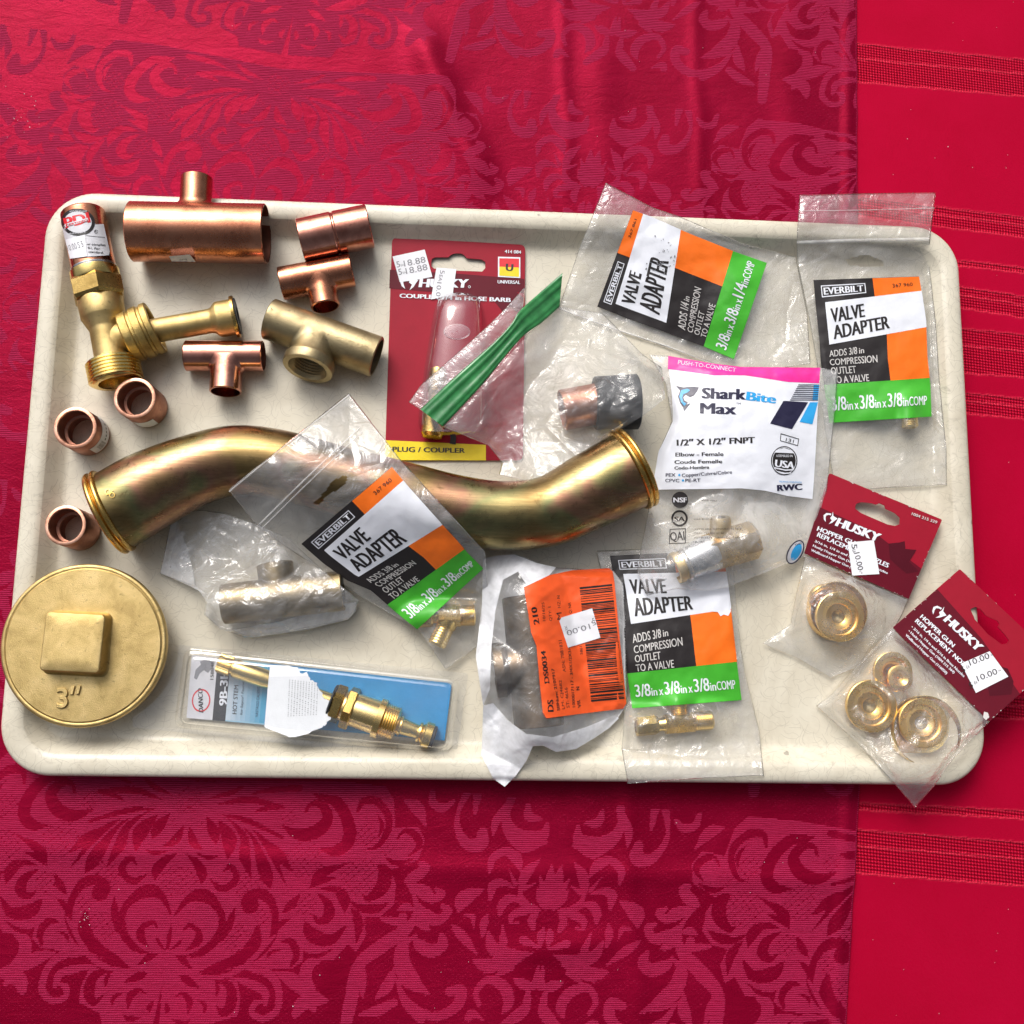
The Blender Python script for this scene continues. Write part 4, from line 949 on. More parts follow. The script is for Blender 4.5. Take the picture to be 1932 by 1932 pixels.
    pr_.build("wrap_label", cp)


BRASS_K = metal("brass_knurled", (.66, .48, .18), (.52, .37, .13), (.3, .2, .07), (.3, .45), 60, 1400, .7)
arrester()

# brass tailpiece pushed through the swivel nut
zt = ZF + .0195; A, B = ptz(D('c1', (985, 1124)), zt), ptz(D('c1', (1668, 1004)), ZF + .0165); d = B - A; L = np.linalg.norm(d); k = L / math.hypot(683, 120)
mb = MB(); mb.lathe([(0, k * 60), (0, k * 85), (k * 470, k * 86), (k * 490, k * 92), (k * 520, k * 122), (k * 535, k * 126), (k * 640, k * 128)], A, d, 56)
root = thing("brass_tailpiece", "plain brass tube with wide flanged end leaning into the swivel nut", "pipe fitting", (*A[:2], ZF)); mb.build("tube", BRASS_C, root)
mb = MB(); mb.lathe([(k * 632, k * 126), (k * 634, k * 148), (k * 654, k * 150), (k * 660, k * 146), (k * 660, k * 128)], A, d, 56); mb.build("flange", BRASS, root)
mb = MB(); mb.lathe([(k * 655, k * 132), (k * 668, k * 130), (k * 668, k * 70), (k * 640, k * 64), (k * 600, k * 60), (k * 600, k * 1)], A, d, 48); mb.build("washer", BLACK_R, root)


# ------------------------------------------------------------------ big curved brass pipe
def s_pipe():
    C = np.array([(200, 970), (225, 958), (285, 924), (365, 888), (440, 869), (520, 875), (640, 906), (760, 936), (860, 961), (950, 973), (1035, 964), (1110, 928), (1175, 894), (1200, 881)], float)
    rr = np.array([77, 77, 75.5, 68, 66, 65.5, 65, 65, 65, 65.5, 67, 72, 75, 75.5]); z = ZF + .0262
    Q = catmull(np.column_stack([C, rr]), 10); P = W(Q[:, 0], Q[:, 1], z); rad = np.array([q[2] * mpp(q[0], q[1], z) for q in Q])
    t = np.gradient(P, axis=0); t /= np.linalg.norm(t, axis=1)[:, None]; s = np.cross(t, [0, 0, 1.0]); s /= np.linalg.norm(s, axis=1)[:, None]; u = np.cross(s, t)
    th = np.arange(72) * 2 * math.pi / 72
    ring = lambda i, r: P[i] + np.outer(np.cos(th) * r, s[i]) + np.outer(np.sin(th) * r, u[i])
    root = thing("curved_brass_pipe", "long tarnished brass S-shaped drain pipe with rolled rims across the middle of the tray", "pipe", (*P[len(P) // 2][:2], ZF))
    mb = MB(); n = len(P); mb.grid(np.stack([ring(0, rad[0] * .94)] + [ring(i, rad[i]) for i in range(n)] + [ring(n - 1, rad[-1] * .94)] + [ring(i, rad[i] * .94) for i in range(n - 1, n - 30, -1)])[:, ::-1], 0, True)
    pw = mb.build("pipe_wall", ANTIQUE, root)
    for i, dr in ((0, 1), (n - 1, -1)):
        r = rad[i]; mb = MB(); b = .0042
        pf = [(-.0012, r * .93), (-.0016, r * .985)]
        for c in (0, 1):
            pf += [(-.0016 + b * c + b * (1 - math.cos(a)) / 2, r + .0001 + .0024 * math.sin(a)) for a in np.linspace(.15, math.pi - .15, 7)]
        pf += [(-.0016 + 2 * b, r * .99)]
        mb.lathe(pf, P[i], t[i] * dr, 72); mb.build("rolled_rim", GOLD_D, root)
    zs = lambda px, py: np.full(np.shape(px), z + rad[5] * .72)
    A, B = P[0], P[14]; pr_ = Print(cyl_surface(A, A + (B - A) * 1.0, rad[2]), .0006); q = lambda x, y: D('e1', (x, y))
    pr_.disc(q(832, 785), 5.5, GOLD_D, 1, 5.5, 20, .7); pr_.disc(q(866, 812), 5.5, GOLD_D, 1, 5.5, 20, .7); pr_.stroke([q(820, 810), q(872, 775)], 1.2, GOLD_D, 1); pr_.build("etched_mark", pw)


GOLD_D = metal("brass_rim", (.72, .47, .14), (.55, .34, .09), None, (.2, .32), 60, 900, .05)
s_pipe()


# ------------------------------------------------------------------ 3 inch cleanout plug
def plug():
    c = W(157, 1217, .0285); k = mpp(157, 1217, .0285); R = 152 * k
    fl = None; root = thing("cleanout_plug", "round brass cleanout plug with raised square head marked 3 inch at the lower left corner", "pipe plug", (c[0], c[1], ZF))
    ax = np.array([.006, -.022, 1]); ax /= np.linalg.norm(ax); o = c - ax * .0065
    mb = MB(); mb.lathe([(-.0165, R * .62), (-.0165, R * .70), (-.002, R * .74), (-.0005, R * .9), (0, R * 1.0), (.0012, R * 1.012), (.0044, R * 1.012), (.0053, R * 1.004), (.0058, R * .990), (.0059, R * .965), (.0056, R * .955), (.0059, R * .945), (.0065, R * .935), (.0065, R * .5), (.0065, .001)], o, ax, 128)
    mb.build("flange_disc", BRASS_C, root, 40)
    # square head, tapering to a rounded top
    rot = math.radians(-2); M = np.array([[math.cos(rot), -math.sin(rot)], [math.sin(rot), math.cos(rot)]]); cen = W(146, 1213, .030); cen = cen - c; cen[2] = 0
    def sq(h, r, z, n=6):
        out = []
        for sx_, sy_, a0 in ((1, 1, 0), (-1, 1, 90), (-1, -1, 180), (1, -1, 270)):
            for i in range(n + 1): a = math.radians(a0 + 90 * i / n); out.append([sx_ * (h - r) + r * math.cos(a), sy_ * (h - r) + r * math.sin(a), z])
        o_ = np.array(out); o_[:, :2] = o_[:, :2] @ M.T; return o_ + np.array([c[0] + cen[0], c[1] + cen[1], 0])
    h = 57 * k; z0 = c[2]; P = np.stack([sq(h * 1.10, .005, z0 - .001), sq(h * 1.03, .0045, z0 + .0006), sq(h * 1.0, .004, z0 + .002), sq(h * .965, .0032, z0 + .0094), sq(h * .955, .003, z0 + .0102), sq(h * .93, .0026, z0 + .0109), sq(h * .90, .0024, z0 + .0111), sq(h * .5, .0012, z0 + .01115)])
    mb = MB(); mb.grid(P[:, ::-1], 0, True); nn = P.shape[1]; mb.f.append(tuple(range(mb.n - nn, mb.n))); mb.m.append(0); mb.build("square_head", BRASS_C, root, 32)
    cu = bpy.data.curves.new("mark", 'FONT'); cu.body = "3\u2033"; cu.extrude = .07; cu.bevel_depth = .025; cu.offset = .0
    ob = bpy.data.objects.new("mark", cu); COL.objects.link(ob); bpy.context.view_layer.update(); me = bpy.data.meshes.new_from_object(ob.evaluated_get(bpy.context.evaluated_depsgraph_get()))
    v = np.array([x.co[:] for x in me.vertices]); F = [tuple(p.vertices) for p in me.polygons]; bpy.data.objects.remove(ob)
    lo, hi = v[:, :2].min(0), v[:, :2].max(0); s = 40 * k / (hi[1] - lo[1]); a = math.radians(4); e = W(106, 1337, .029); vv = np.column_stack([(v[:, 0] - lo[0]) * s * math.cos(a) - (v[:, 1] - lo[1]) * s * math.sin(a) + e[0], (v[:, 0] - lo[0]) * s * math.sin(a) + (v[:, 1] - lo[1]) * s * math.cos(a) + e[1], v[:, 2] * s * .8 + e[2] - .0002 + .022 * (-(e[1] - c[1]) * -1) * 0 + (z0 - .0285) + ((e[1] - c[1]) * .022)])
    mb = MB(); mb.add(vv, F); mb.build("raised_mark", BRASS_C, root, 30)


plug()


# ------------------------------------------------------------------ packaged parts: small builders
def lying(name, root, A, B, prof, mat, seg=40, phase=0, sharp=35, cap0=False, cap1=False):
    """a turned piece along A-B; prof in metres"""
    mb = MB(); mb.lathe(prof, A, np.asarray(B) - np.asarray(A), seg, 0, cap0, cap1, phase=phase); return mb.build(name, mat, root, sharp)


def threads(t0, t1, r, n, d=.0006):
    o = []; p = (t1 - t0) / n
    for i in range(n): o += [(t0 + i * p, r - d), (t0 + (i + .4) * p, r), (t0 + (i + .65) * p, r), (t0 + (i + .95) * p, r - d)]
    return o


def everbilt(root, fz, TL, TR, BR, BL, left, right, outlet="3/8", num="367 960", off=.00035, dirty=False, torn=None):
    lab = Lab(TL, TR, BR, BL, left, right); p = Print(fz, off)
    p.rect(lab, 0, 0, 1, .747, K_BLACK, 0); p.rect(lab, 0, .745, 1, 1, K_GREEN, .5)
    p.rect(lab, .56, .002, 1.002, .135, K_ORANGE, 1.0); p.rect(lab, .63, .43, 1.002, .745, K_ORANGE, 1.0); p.rect(lab, .09, .135, 1.004, .43, K_WHITE, 1.5)
    for a, b, c, d in ((.065, .034, .485, .040), (.065, .098, .485, .104), (.065, .034, .073, .104), (.477, .034, .485, .104)): p.rect(lab, a, b, c, d, K_WHITE, 2, 12)
    p.text(lab, "EVERBILT", .09, .048, .46, .090, K_WHITE, 3, .035); p.text(lab, num, .74, .052, .93, .082, K_BLACK, 3, .008)
    p.text(lab, "VALVE", .135, .175, .445, .273, K_BLACK, 3, .045); p.text(lab, "ADAPTER", .14, .295, .66, .393, K_BLACK, 3, .045)
    p.text(lab, "ADDS " + outlet, .085, .484, .345, .54, K_CREAM, 3, .015); p.text(lab, "in", .365, .497, .41, .538, K_CREAM, 3, .015)
    p.text(lab, "COMPRESSION", .085, .56, .53, .612, K_CREAM, 3, .015); p.text(lab, "OUTLET", .085, .626, .32, .676, K_CREAM, 3, .015); p.text(lab, "TO A VALVE", .085, .69, .43, .74, K_CREAM, 3, .015)
    W_ = .91; u0 = .05
    for body, a, b, h in (("3/8", 0, .15, 1), ("in", .16, .215, .6), ("x", .235, .275, .45), ("3/8", .295, .445, 1), ("in", .455, .51, .6), ("x", .53, .57, .45), (outlet, .59, .74, 1), ("in", .75, .805, .6), ("COMP", .815, 1, .66)):
        p.text(lab, body, u0 + a * W_, .922 - .09 * h, u0 + b * W_, .922, K_WHITE, 3, .02)
    if dirty:
        rs = random.Random(3)
        for _ in range(34):
            u, v = .62 + rs.gauss(0, .11), .36 + rs.gauss(0, .035); c = lab(u, v); p.disc(c, rs.uniform(.6, 2.6), K_GREY, 4, rs.uniform(.4, 1.5), 7, 0, rs.random() * 3)
    if torn: p.poly([lab(*q) for q in torn], K_WHITE, 4, 6)
    return p.build("printed_label", root)


def compression_tee(root_label, A, B, up, s, zc, cat="plumbing valve", short=False):
    """small brass add-a-tee: nut, body, threaded end and side stub. s = metres per unit"""
    A, B = ptz(A, zc), ptz(B, zc); d = B - A; L = np.linalg.norm(d); d = d / L
    root = thing("brass_valve_adapter", root_label, cat, (*((A + B) / 2)[:2], ZF))
    lying("hex_nut", root, A, B, [(0, s * 40), (0, s * 52), (s * 8, s * 60), (L * .26, s * 60), (L * .29, s * 52), (L * .29, s * 36)], BRASS_Y, 6, .3, 20)
    lying("neck", root, A, B, [(L * .27, s * 38), (L * .36, s * 40), (L * .38, s * 46), (L * .42, s * 46)], BRASS_Y, 40)
    lying("valve_body", root, A, B, [(L * .38, s * 44), (L * .38, s * 62), (L * .75, s * 64), (L * .77, s * 56), (L * .77, s * 30)], BRASS, 8, .39, 20, True)
    lying("threaded_end", root, A, B, [(L * .74, s * 48)] + threads(L * .77, L * .99, s * 58, 8, .0005) + [(L, s * 50), (L, s * 30), (L * .9, s * 26), (L * .9, s * 2)], BRASS_Y, 40)
    c = A + d * L * .58; u = ptz(up, zc) - c; lu = np.linalg.norm(u); lying("side_stub", root, c, c + u, [(0, s * 56), (lu * .35, s * 56), (lu * .4, s * 50)] + threads(lu * .42, lu * .96, s * 52, 6, .0005) + [(lu, s * 46), (lu, s * 26), (lu * .8, s * 20), (lu * .8, s * 1)], BRASS_Y, 40)
    return root


# ---- valve adapter bag lying across the curved pipe
PIPE_PX = [(365, 888), (440, 869), (520, 875), (640, 906), (760, 936), (860, 961), (950, 973), (1035, 964)]


def bag_a():
    q = lambda *p: D('e2', *p)
    zp = ZF + .0262 + .0245
    base = [(431, 924, .040), (658, 741, .036), (480, 880, .050), (560, 850, zp + .004), (640, 820, zp - .004), (600, 905, zp + .0035), (690, 900, zp + .003), (760, 930, zp + .0005), (520, 1010, .034), (600, 1060, .030), (780, 1010, .044), (860, 1000, .040), (690, 1120, .021), (800, 1140, .015), (905, 1080, .020), (800, 1235, .010), (915, 1235, .011), (850, 1265, .008)]
    f = Film([(431, 924), (545, 832), (658, 741)], [(658, 741), q(1400, 430), q(1850, 920), (922, 1130), (918, 1205)], [q(1640, 1552), (875, 1240), (918, 1205)], [(431, 924), q(640, 800), q(1180, 1160), q(1490, 1335), q(1640, 1552)],
             base, [], 11, .0010, 40, over=[((a, b), (c, d), 67, ZF + .0262, 0) for (a, b), (c, d) in zip(PIPE_PX, PIPE_PX[1:])] + [(q(1490, 1270), q(1790, 1262), 25, .0145, 1), (q(1600, 1300), q(1590, 1420), 22, .0145, 1)])
    root = thing("valve_adapter_bag", "clear valve adapter bag draped slanting over the curved brass pipe", "packaged part", (*W(700, 1000, 0)[:2], .03), "clear valve adapter bags")
    hole = q((925, 668), (990, 600), (1030, 545), (1095, 510), (1115, 525), (1100, 560), (1060, 590), (1010, 612), (960, 672))
    fm = f.build("film", root, [FILM_S], hole)
    f.ribbon("zip_seal", root, [q(640, 775), q(910, 510), q(1180, 255)], 3.2, ZIPM); f.ribbon("zip_seal", root, [q(655, 795), q(925, 530), q(1195, 275)], 2.6, ZIPM); f.ribbon("top_crimp", root, [q(478, 600), q(800, 335), q(1124, 78)], 3, ZIPM)
    everbilt(fm, f.zf, q(865, 880), q(1350, 467), q(1842, 1012), q(1487, 1338), [q(985, 985), q(1110, 1075), q(1240, 1130), q(1360, 1235)], [q(1440, 575), q(1610, 765), q(1690, 850), q(1760, 930)])
    compression_tee("brass valve adapter with two threaded outlets in the bag draped over the pipe", q(1480, 1270), q(1800, 1262), q(1590, 1425), mpp(*q(1650, 1300), .014) * .3516, ZF + .0085)


def bag_b():
    q = lambda *p: D('c4', *p)
    base = [(*q(490, 95), .026), (*q(420, 380), .0235), (*q(840, 280), .024), (*q(1040, 345), .023), (*q(135, 1035), .0085), (*q(500, 700), .014), (*q(900, 800), .013), (*q(1300, 800), .012), (*q(1500, 545), .013), (*q(1900, 645), .010), (*q(950, 1310), .0075), (*q(1440, 1440), .009), (*q(1900, 1000), .0085), (*q(2000, 1450), .0135)]
    f = Film(q((490, 95), (840, 280), (1040, 345), (1500, 545), (1900, 645)), q((1900, 645), (1985, 1050), (2010, 1440)), q((135, 1035), (500, 1170), (950, 1320), (1240, 1420), (1480, 1520), (2010, 1440)), q((490, 95), (300, 560), (135, 1035)),
             base, [(*q(1150, 830), 110, 80, 20, .004), (*q(1560, 1000), 60, 60, 0, .004)], 23, .0012, 46)
    root = thing("valve_adapter_bag", "clear bag with sideways valve adapter label and smudged white panel", "packaged part", (*W(1330, 520, 0)[:2], ZF), "clear valve adapter bags")
    fm = f.build("film", root, [FILM])
    f.ribbon("edge_seal", root, q((150, 1030), (500, 1162), (950, 1312), (1440, 1500)), 2.6, ZIPM, .0002, .0003)
    everbilt(fm, f.zf, q(425, 1015), q(690, 300), q(1685, 690), q(1440, 1405), [q(640, 1098), q(1040, 1245), q(1220, 1312)], [q(830, 352), q(1130, 482), q(1440, 605)], "1/4", "367 861", dirty=True)
    compression_tee("brass valve adapter mostly hidden under the sideways label", q(1120, 900), q(1480, 1010), q(1330, 1120), mpp(*q(1300, 900), .012) * .20, ZF + .004)


def bag_c():
    q = lambda *p: D('c5', *p)
    base = [(*q(350, 105), .021), (*q(1310, 88), .021), (*q(800, 240), .0225), (*q(340, 330), .022), (*q(1290, 330), .0222), (*q(330, 440), .016), (*q(1270, 440), .016), (*q(800, 430), .017), (*q(400, 800), .012), (*q(1270, 800), .012), (*q(450, 1300), .0095), (*q(1300, 1300), .011), (*q(600, 2150), .0085), (*q(1385, 2120), .009), (*q(900, 1700), .009)]
    f = Film(q((350, 105), (800, 95), (1310, 88)), q((1310, 88), (1268, 430), (1265, 600), (1310, 1000), (1335, 1400), (1385, 1900), (1388, 2150)), q((600, 2200), (1000, 2170), (1388, 2150)), q((350, 105), (328, 410), (335, 600), (420, 1000), (480, 1350), (520, 1700), (600, 2200)),
             base, [(*q(870, 1150), 95, 140, 0, .0035), (*q(1080, 1650), 60, 40, 0, .0035)], 37, .0011, 40, over=[(q(1120, 1560), q(1128, 1740), 17, ZF + .0075, 1)])
    root = thing("valve_adapter_bag", "valve adapter bag at the upper right corner, its flap over the tray rim", "packaged part", (*W(1650, 650, 0)[:2], ZF), "clear valve adapter bags")
    fm = f.build("film", root, [FILM_S], q((672, 560), (820, 525), (938, 572), (935, 612), (700, 606)))
    f.ribbon("zip_seal", root, q((330, 440), (800, 425), (1262, 418)), 7, ZIPM); f.ribbon("top_crimp", root, q((345, 218), (800, 212), (1300, 198)), 1.6, ZIPM)
    everbilt(fm, f.zf, q(447, 705), q(1190, 680), q(1280, 1668), q(560, 1712), [q(470, 950), q(490, 1150), q(500, 1300), q(530, 1500)], [q(1215, 830), q(1240, 1000), q(1250, 1250), q(1272, 1450)])
    A, B = ptz(q(900, 1480), ZF + .007), ptz(q(1165, 1755), ZF + .007); r = thing("brass_valve_adapter", "brass valve adapter with only its threaded end showing below the green band at upper right", "plumbing valve", (*A[:2], ZF)); L = np.linalg.norm(B - A)
    A2, B2 = ptz(q(1120, 1560), ZF + .0075), ptz(q(1128, 1745), ZF + .0075); L2 = np.linalg.norm(B2 - A2); s = mpp(*q(1120, 1700), .012) * .2676
    lying("valve_body", r, A2, B2, [(0, s * 40), (0, s * 56), (L2 * .5, s * 56), (L2 * .52, s * 50)], BRASS, 8, .39, 20, True)
    lying("threaded_end", r, A2, B2, [(L2 * .5, s * 50)] + threads(L2 * .55, L2 * .98, s * 56, 6, .0004) + [(L2, s * 48), (L2, s * 30), (L2 * .9, s * 25), (L2 * .9, s)], BRASS_Y, 40)


def bag_d():
    q = lambda *p: D('e4', *p)
    base = [(*q(820, 70), .0085), (*q(1640, 60), .009), (*q(950, 300), .0095), (*q(1600, 300), .011), (*q(1010, 800), .012), (*q(1700, 800), .011), (*q(1030, 1200), .009), (*q(1800, 1160), .0085), (*q(1000, 1400), .015), (*q(1810, 1330), .0145), (*q(1010, 1480), .0205), (*q(1835, 1425), .0205), (*q(1400, 1440), .021), (*q(1350, 600), .012)]
    f = Film(q((820, 65), (1200, 50), (1640, 60)), q((1640, 60), (1690, 600), (1720, 800), (1810, 1160), (1835, 1422)), q((1012, 1472), (1420, 1442), (1835, 1422)), q((820, 65), (930, 500), (1000, 900), (985, 1150), (975, 1260), (1012, 1472)),
             base, [(*q(1330, 600), 100, 120, 0, .003)], 41, .0012, 42, over=[(q(1070, 1125), q(1515, 1088), 22, .0135, 1), (q(1320, 1090), q(1320, 990), 20, .0135, 1)])
    root = thing("valve_adapter_bag", "upright valve adapter bag overhanging the lower tray rim, label torn at its orange square", "packaged part", (*W(1290, 1250, 0)[:2], ZF), "clear valve adapter bags")
    fm = f.build("film", root, [FILM])
    everbilt(fm, f.zf, q(905, 95), q(1585, 62), q(1700, 966), q(1040, 1016), [q(940, 300), q(985, 600), q(1010, 810)], [q(1622, 300), q(1640, 460), q(1672, 740)], torn=[(.86, .33), (.98, .31), (1.0, .45), (.97, .49), (.93, .47), (.90, .48), (.88, .44), (.83, .43)])
    compression_tee("brass valve adapter with hex nut, shown below the green band at the lower tray edge", q(1060, 1128), q(1524, 1085), q(1320, 985), mpp(*q(1300, 1100), .014) * .3125, ZF + .0075)


# ---- push-fit elbow pouch
def pouch():
    q = lambda *p: D('c6', *p)
    base = [(*q(215, 110), .010), (*q(800, 170), .016), (*q(1620, 230), .0165), (*q(390, 600), .014), (*q(800, 600), .018), (*q(1590, 600), .014), (*q(240, 1110), .012), (*q(900, 1000), .017), (*q(1540, 1100), .0115), (*q(130, 1720), .011), (*q(1390, 1590), .0095), (*q(200, 1890), .014), (*q(700, 1840), .0105), (*q(1050, 1750), .009)]
    f = Film(q((215, 110), (360, 118), (700, 175), (900, 200), (1490, 205), (1620, 232)), q((1620, 232), (1590, 600), (1540, 1100), (1480, 1420), (1390, 1600)), q((200, 1900), (420, 1850), (640, 1862), (800, 1835), (1080, 1730), (1390, 1600)), q((215, 110), (340, 330), (385, 600), (285, 830), (240, 1110), (165, 1500), (128, 1720), (200, 1900)),
             base, [(*q(800, 800), 110, 120, 0, .006)], 53, .0012, 44, over=[(q(405, 1700), q(700, 1570), 37, ZF + .0135, 1), (q(700, 1570), q(1000, 1485), 40, ZF + .0140, 1), (q(720, 1520), q(745, 1340), 24, ZF + .0175, 1)])
    root = thing("elbow_pouch", "white and pink printed pouch holding a push fit elbow, right of the curved pipe", "packaged part", (*W(1390, 880, 0)[:2], ZF))
    fm = f.build("film", root, [FILM_P])
    p = Print(f.zf, .00035)
    p.poly(q((358, 118), (700, 176), (905, 200), (1488, 205), (1480, 322), (1250, 312), (930, 262), (700, 262), (355, 215)), K_PINK, 1)
    left = q((360, 195), (385, 400), (395, 600), (340, 720), (285, 830), (240, 1112)); right = q((1484, 300), (1470, 500), (1460, 700), (1450, 900), (1440, 1050), (1430, 1182))
    lab = Lab(left[0], right[0], right[-1], left[-1], left[1:-1], right[1:-1]); p.rect(lab, 0, 0, 1, .93, K_WHITE, 0)
    p.poly([lab(0, .93), lab(.2, .93), lab(.4, .925), lab(.6, .93), lab(.8, .93), lab(1, .93), q(1430, 1182), q(1250, 1160), q(1080, 1120), q(900, 1102), q(600, 1108), q(240, 1112)], K_WHITE, 0)
    p.line("PUSH-TO-CONNECT", q(430, 178), q(860, 236), 8, K_PALE, 2, .01)
    p.line("Shark", q(612, 432), q(930, 443), 21, K_NAVY, 2, .05); p.line("Bite", q(942, 446), q(1152, 470), 17, K_CYAN, 2, .05); p.line("Max", q(600, 545), q(858, 551), 21, K_NAVY, 2, .045); p.line("TM", q(862, 480), q(898, 480), 4, K_NAVY, 2, 0)
    # curved fish emblem
    p.poly(q((415, 340), (470, 352), (530, 345), (588, 350), (570, 385), (545, 415), (520, 425), (490, 408), (470, 425), (480, 450), (505, 462), (490, 480), (525, 468), (500, 500), (475, 530), (468, 500), (445, 468), (430, 420), (445, 375)), K_NAVY, 2)
    p.poly(q((455, 372), (500, 362), (520, 372), (500, 390), (470, 402), (462, 430), (470, 458), (492, 472), (478, 490), (455, 462), (440, 420)), K_CYAN, 3); p.disc(q(535, 395), 5, K_NAVY, 4); p.poly(q((480, 410), (505, 425), (530, 432), (512, 445), (488, 438)), K_WHITE, 4)
    p.line("1/2\u2033 X 1/2\u2033 FNPT", q(425, 785), q(1000, 765), 12, K_BLACK, 2, .045)
    for t, a, b, h in (("Elbow - Female", (413, 865), (768, 860), 7.5), ("Coude Femelle", (406, 920), (758, 914), 7.2), ("Codo-Hembra", (405, 962), (662, 955), 6)): p.line(t, q(*a), q(*b), h, K_BLACK, 2, .03)
    for t, a, b in (("PEX", (340, 1015), (412, 1015)), ("Copper/Cuivre/Cobre", (460, 1018), (832, 992)), ("CPVC", (336, 1056), (440, 1056)), ("PE-RT", (486, 1056), (598, 1054))): p.line(t, q(*a), q(*b), 6.6, K_NAVY, 2, .015)
    p.disc(q(441, 1003), 2.2, K_CYAN, 2); p.disc(q(468, 1043), 2.2, K_CYAN, 2)
    for i in range(9): y = 330 + i * 14; p.poly(q((1326 - i * 7.4, y), (1480 - i, y), (1480 - i, y + 6.5), (1322 - i * 7.4, y + 6.5)), K_NAVY, 2 + .01 * i, 9)
    p.poly(q((1215, 452), (1398, 462), (1278, 662), (1115, 620)), K_NAVY, 2); p.poly(q((1412, 462), (1470, 462), (1430, 626), (1334, 608)), K_CYAN, 2); p.poly(q((1440, 330), (1480, 330), (1470, 450), (1430, 450)), K_CYAN, 1.6)
    p.stroke(q((1196, 696), (1328, 735), (1320, 784), (1192, 748)), 1.3, K_BLACK, 2, True); p.line("131", q(1230, 752), q(1288, 766), 7, K_BLACK, 2, .01)
    c = q(1220, 897); p.disc(c, 25, K_BLACK, 2, 27.5); p.disc(c, 23, K_WHITE, 2.5, 25.5); p.disc(c, 22, K_BLACK, 3, 24.5)
    p.poly(q((1146, 836), (1160, 818), (1220, 802), (1280, 822), (1294, 842)), K_WHITE, 3.5); p.line("ASSEMBLED IN", q(1160, 868), q(1282, 870), 4.5, K_WHITE, 3.6, .01); p.line("USA", q(1152, 940), q(1290, 958), 14, K_WHITE, 3.6, .05)
    p.poly(q((1146, 944), (1230, 962), (1294, 958), (1288, 968), (1230, 972), (1150, 954)), K_WHITE, 3.6); p.poly(q((1164, 972), (1226, 986), (1276, 984), (1266, 992), (1226, 996), (1178, 984)), K_WHITE, 3.6)
    p.line("RWC", q(1172, 1122), q(1352, 1112), 12, K_NAVY, 2, .06); p.line("RELIANCE WORLDWIDE", q(1185, 1056), q(1350, 1064), 3, K_CYAN, 2, 0)
    c = q(446, 1188); p.disc(c, 15.5, K_BLACK, 2); p.line("NSF", q(398, 1206), q(496, 1206), 9.5, K_PALE, 3, .04)
    c = q(442, 1325); p.disc(c, 15.5, K_BLACK, 2, None, 28, .76); p.line("SA", q(405, 1346), q(480, 1346), 9, K_BLACK, 3, .04)
    p.stroke(q((372, 1408), (486, 1400), (486, 1508), (366, 1512)), 1.6, K_BLACK, 2, True); p.line("QAI", q(376, 1492), q(480, 1484), 17, K_BLACK, 3, .02)
    for t, a, b in (("ASSE 1061", (598, 1195), (720, 1199)), ("CSA B125.3", (548, 1338), (685, 1334)), ("ASTM E84, CAN/ULC S102.2", (550, 1412), (900, 1406)), ("FSI <= 25 / SDI <= 50", (550, 1440), (772, 1440)), ("ASTM E119, CAN/ULC S101", (548, 1474), (886, 1470)), ("UL 263", (546, 1504), (628, 1502)), ("us", (490, 1508), (510, 1508)), ("c", (368, 1222), (382, 1222)), ("us", (504, 1222), (534, 1222))): p.line(t, q(*a), q(*b), 3.0, K_BLACK, 2, .01)
    # certification drop in the corner
    p.disc(q(1302, 1576), 25, K_NAVY, 2, 14, 28, 0, -1.05); p.disc(q(1302, 1576), 22.5, K_PALE, 2.5, 11.5, 28, 0, -1.05); p.disc(q(1310, 1576), 17, K_CYAN, 3, 8, 24, 0, -1.1)
    p.line("TESTED", q(1268, 1640), q(1296, 1632), 4, K_PALE, 3, .02); p.line("THIS", q(1300, 1532), q(1352, 1516), 4, K_NAVY, 3.5, .02)
    p.build("printed_front", fm)
    # the elbow itself
    zc = ZF + .0135; s = mpp(*q(600, 1600), zc) * .25391; A, B, C = ptz(q(405, 1700), zc), ptz(q(700, 1570), zc), ptz(q(1010, 1480), zc)
    r = thing("push_fit_elbow", "silver push fit elbow with brass release collar and brass hex socket inside the printed pouch", "pipe fitting", (*B[:2], ZF)); d = B - A; L = np.linalg.norm(d)
    lying("release_collar", r, A, B, [(0, s * 88), (0, s * 116), (s * 10, s * 120), (s * 42, s * 120), (s * 46, s * 112), (s * 70, s * 112)], BRASS_C, 48); lying("collar_bore", r, A, B, [(0, s * 90), (s * 60, s * 84), (s * 110, s * 84), (s * 110, s)], BRASS, 48)
    lying("silver_shell", r, A, B, [(s * 66, s * 108), (s * 68, s * 136), (s * 84, s * 140), (s * 100, s * 128), (s * 112, s * 128), (L - s * 40, s * 140), (L, s * 132), (L + s * 30, s * 90)], STEEL, 56)
    lying("hex_socket", r, B - (C - B) * .2, C, [(0, s * 40), (0, s * 140), (np.linalg.norm(C - B) * .75, s * 146), (np.linalg.norm(C - B) * 1.15, s * 146), (np.linalg.norm(C - B) * 1.2, s * 132), (np.linalg.norm(C - B) * 1.2, s * 80)], BRASS, 6, .2, 20, True, True)
    e = ptz(q(745, 1330), ZF + .021); lying("upper_socket", r, B + (C - B) * .15, e, [(0, s * 80), (np.linalg.norm(e - B) * .9, s * 78), (np.linalg.norm(e - B), s * 70), (np.linalg.norm(e - B), s * 40)], BRASS_C, 40)


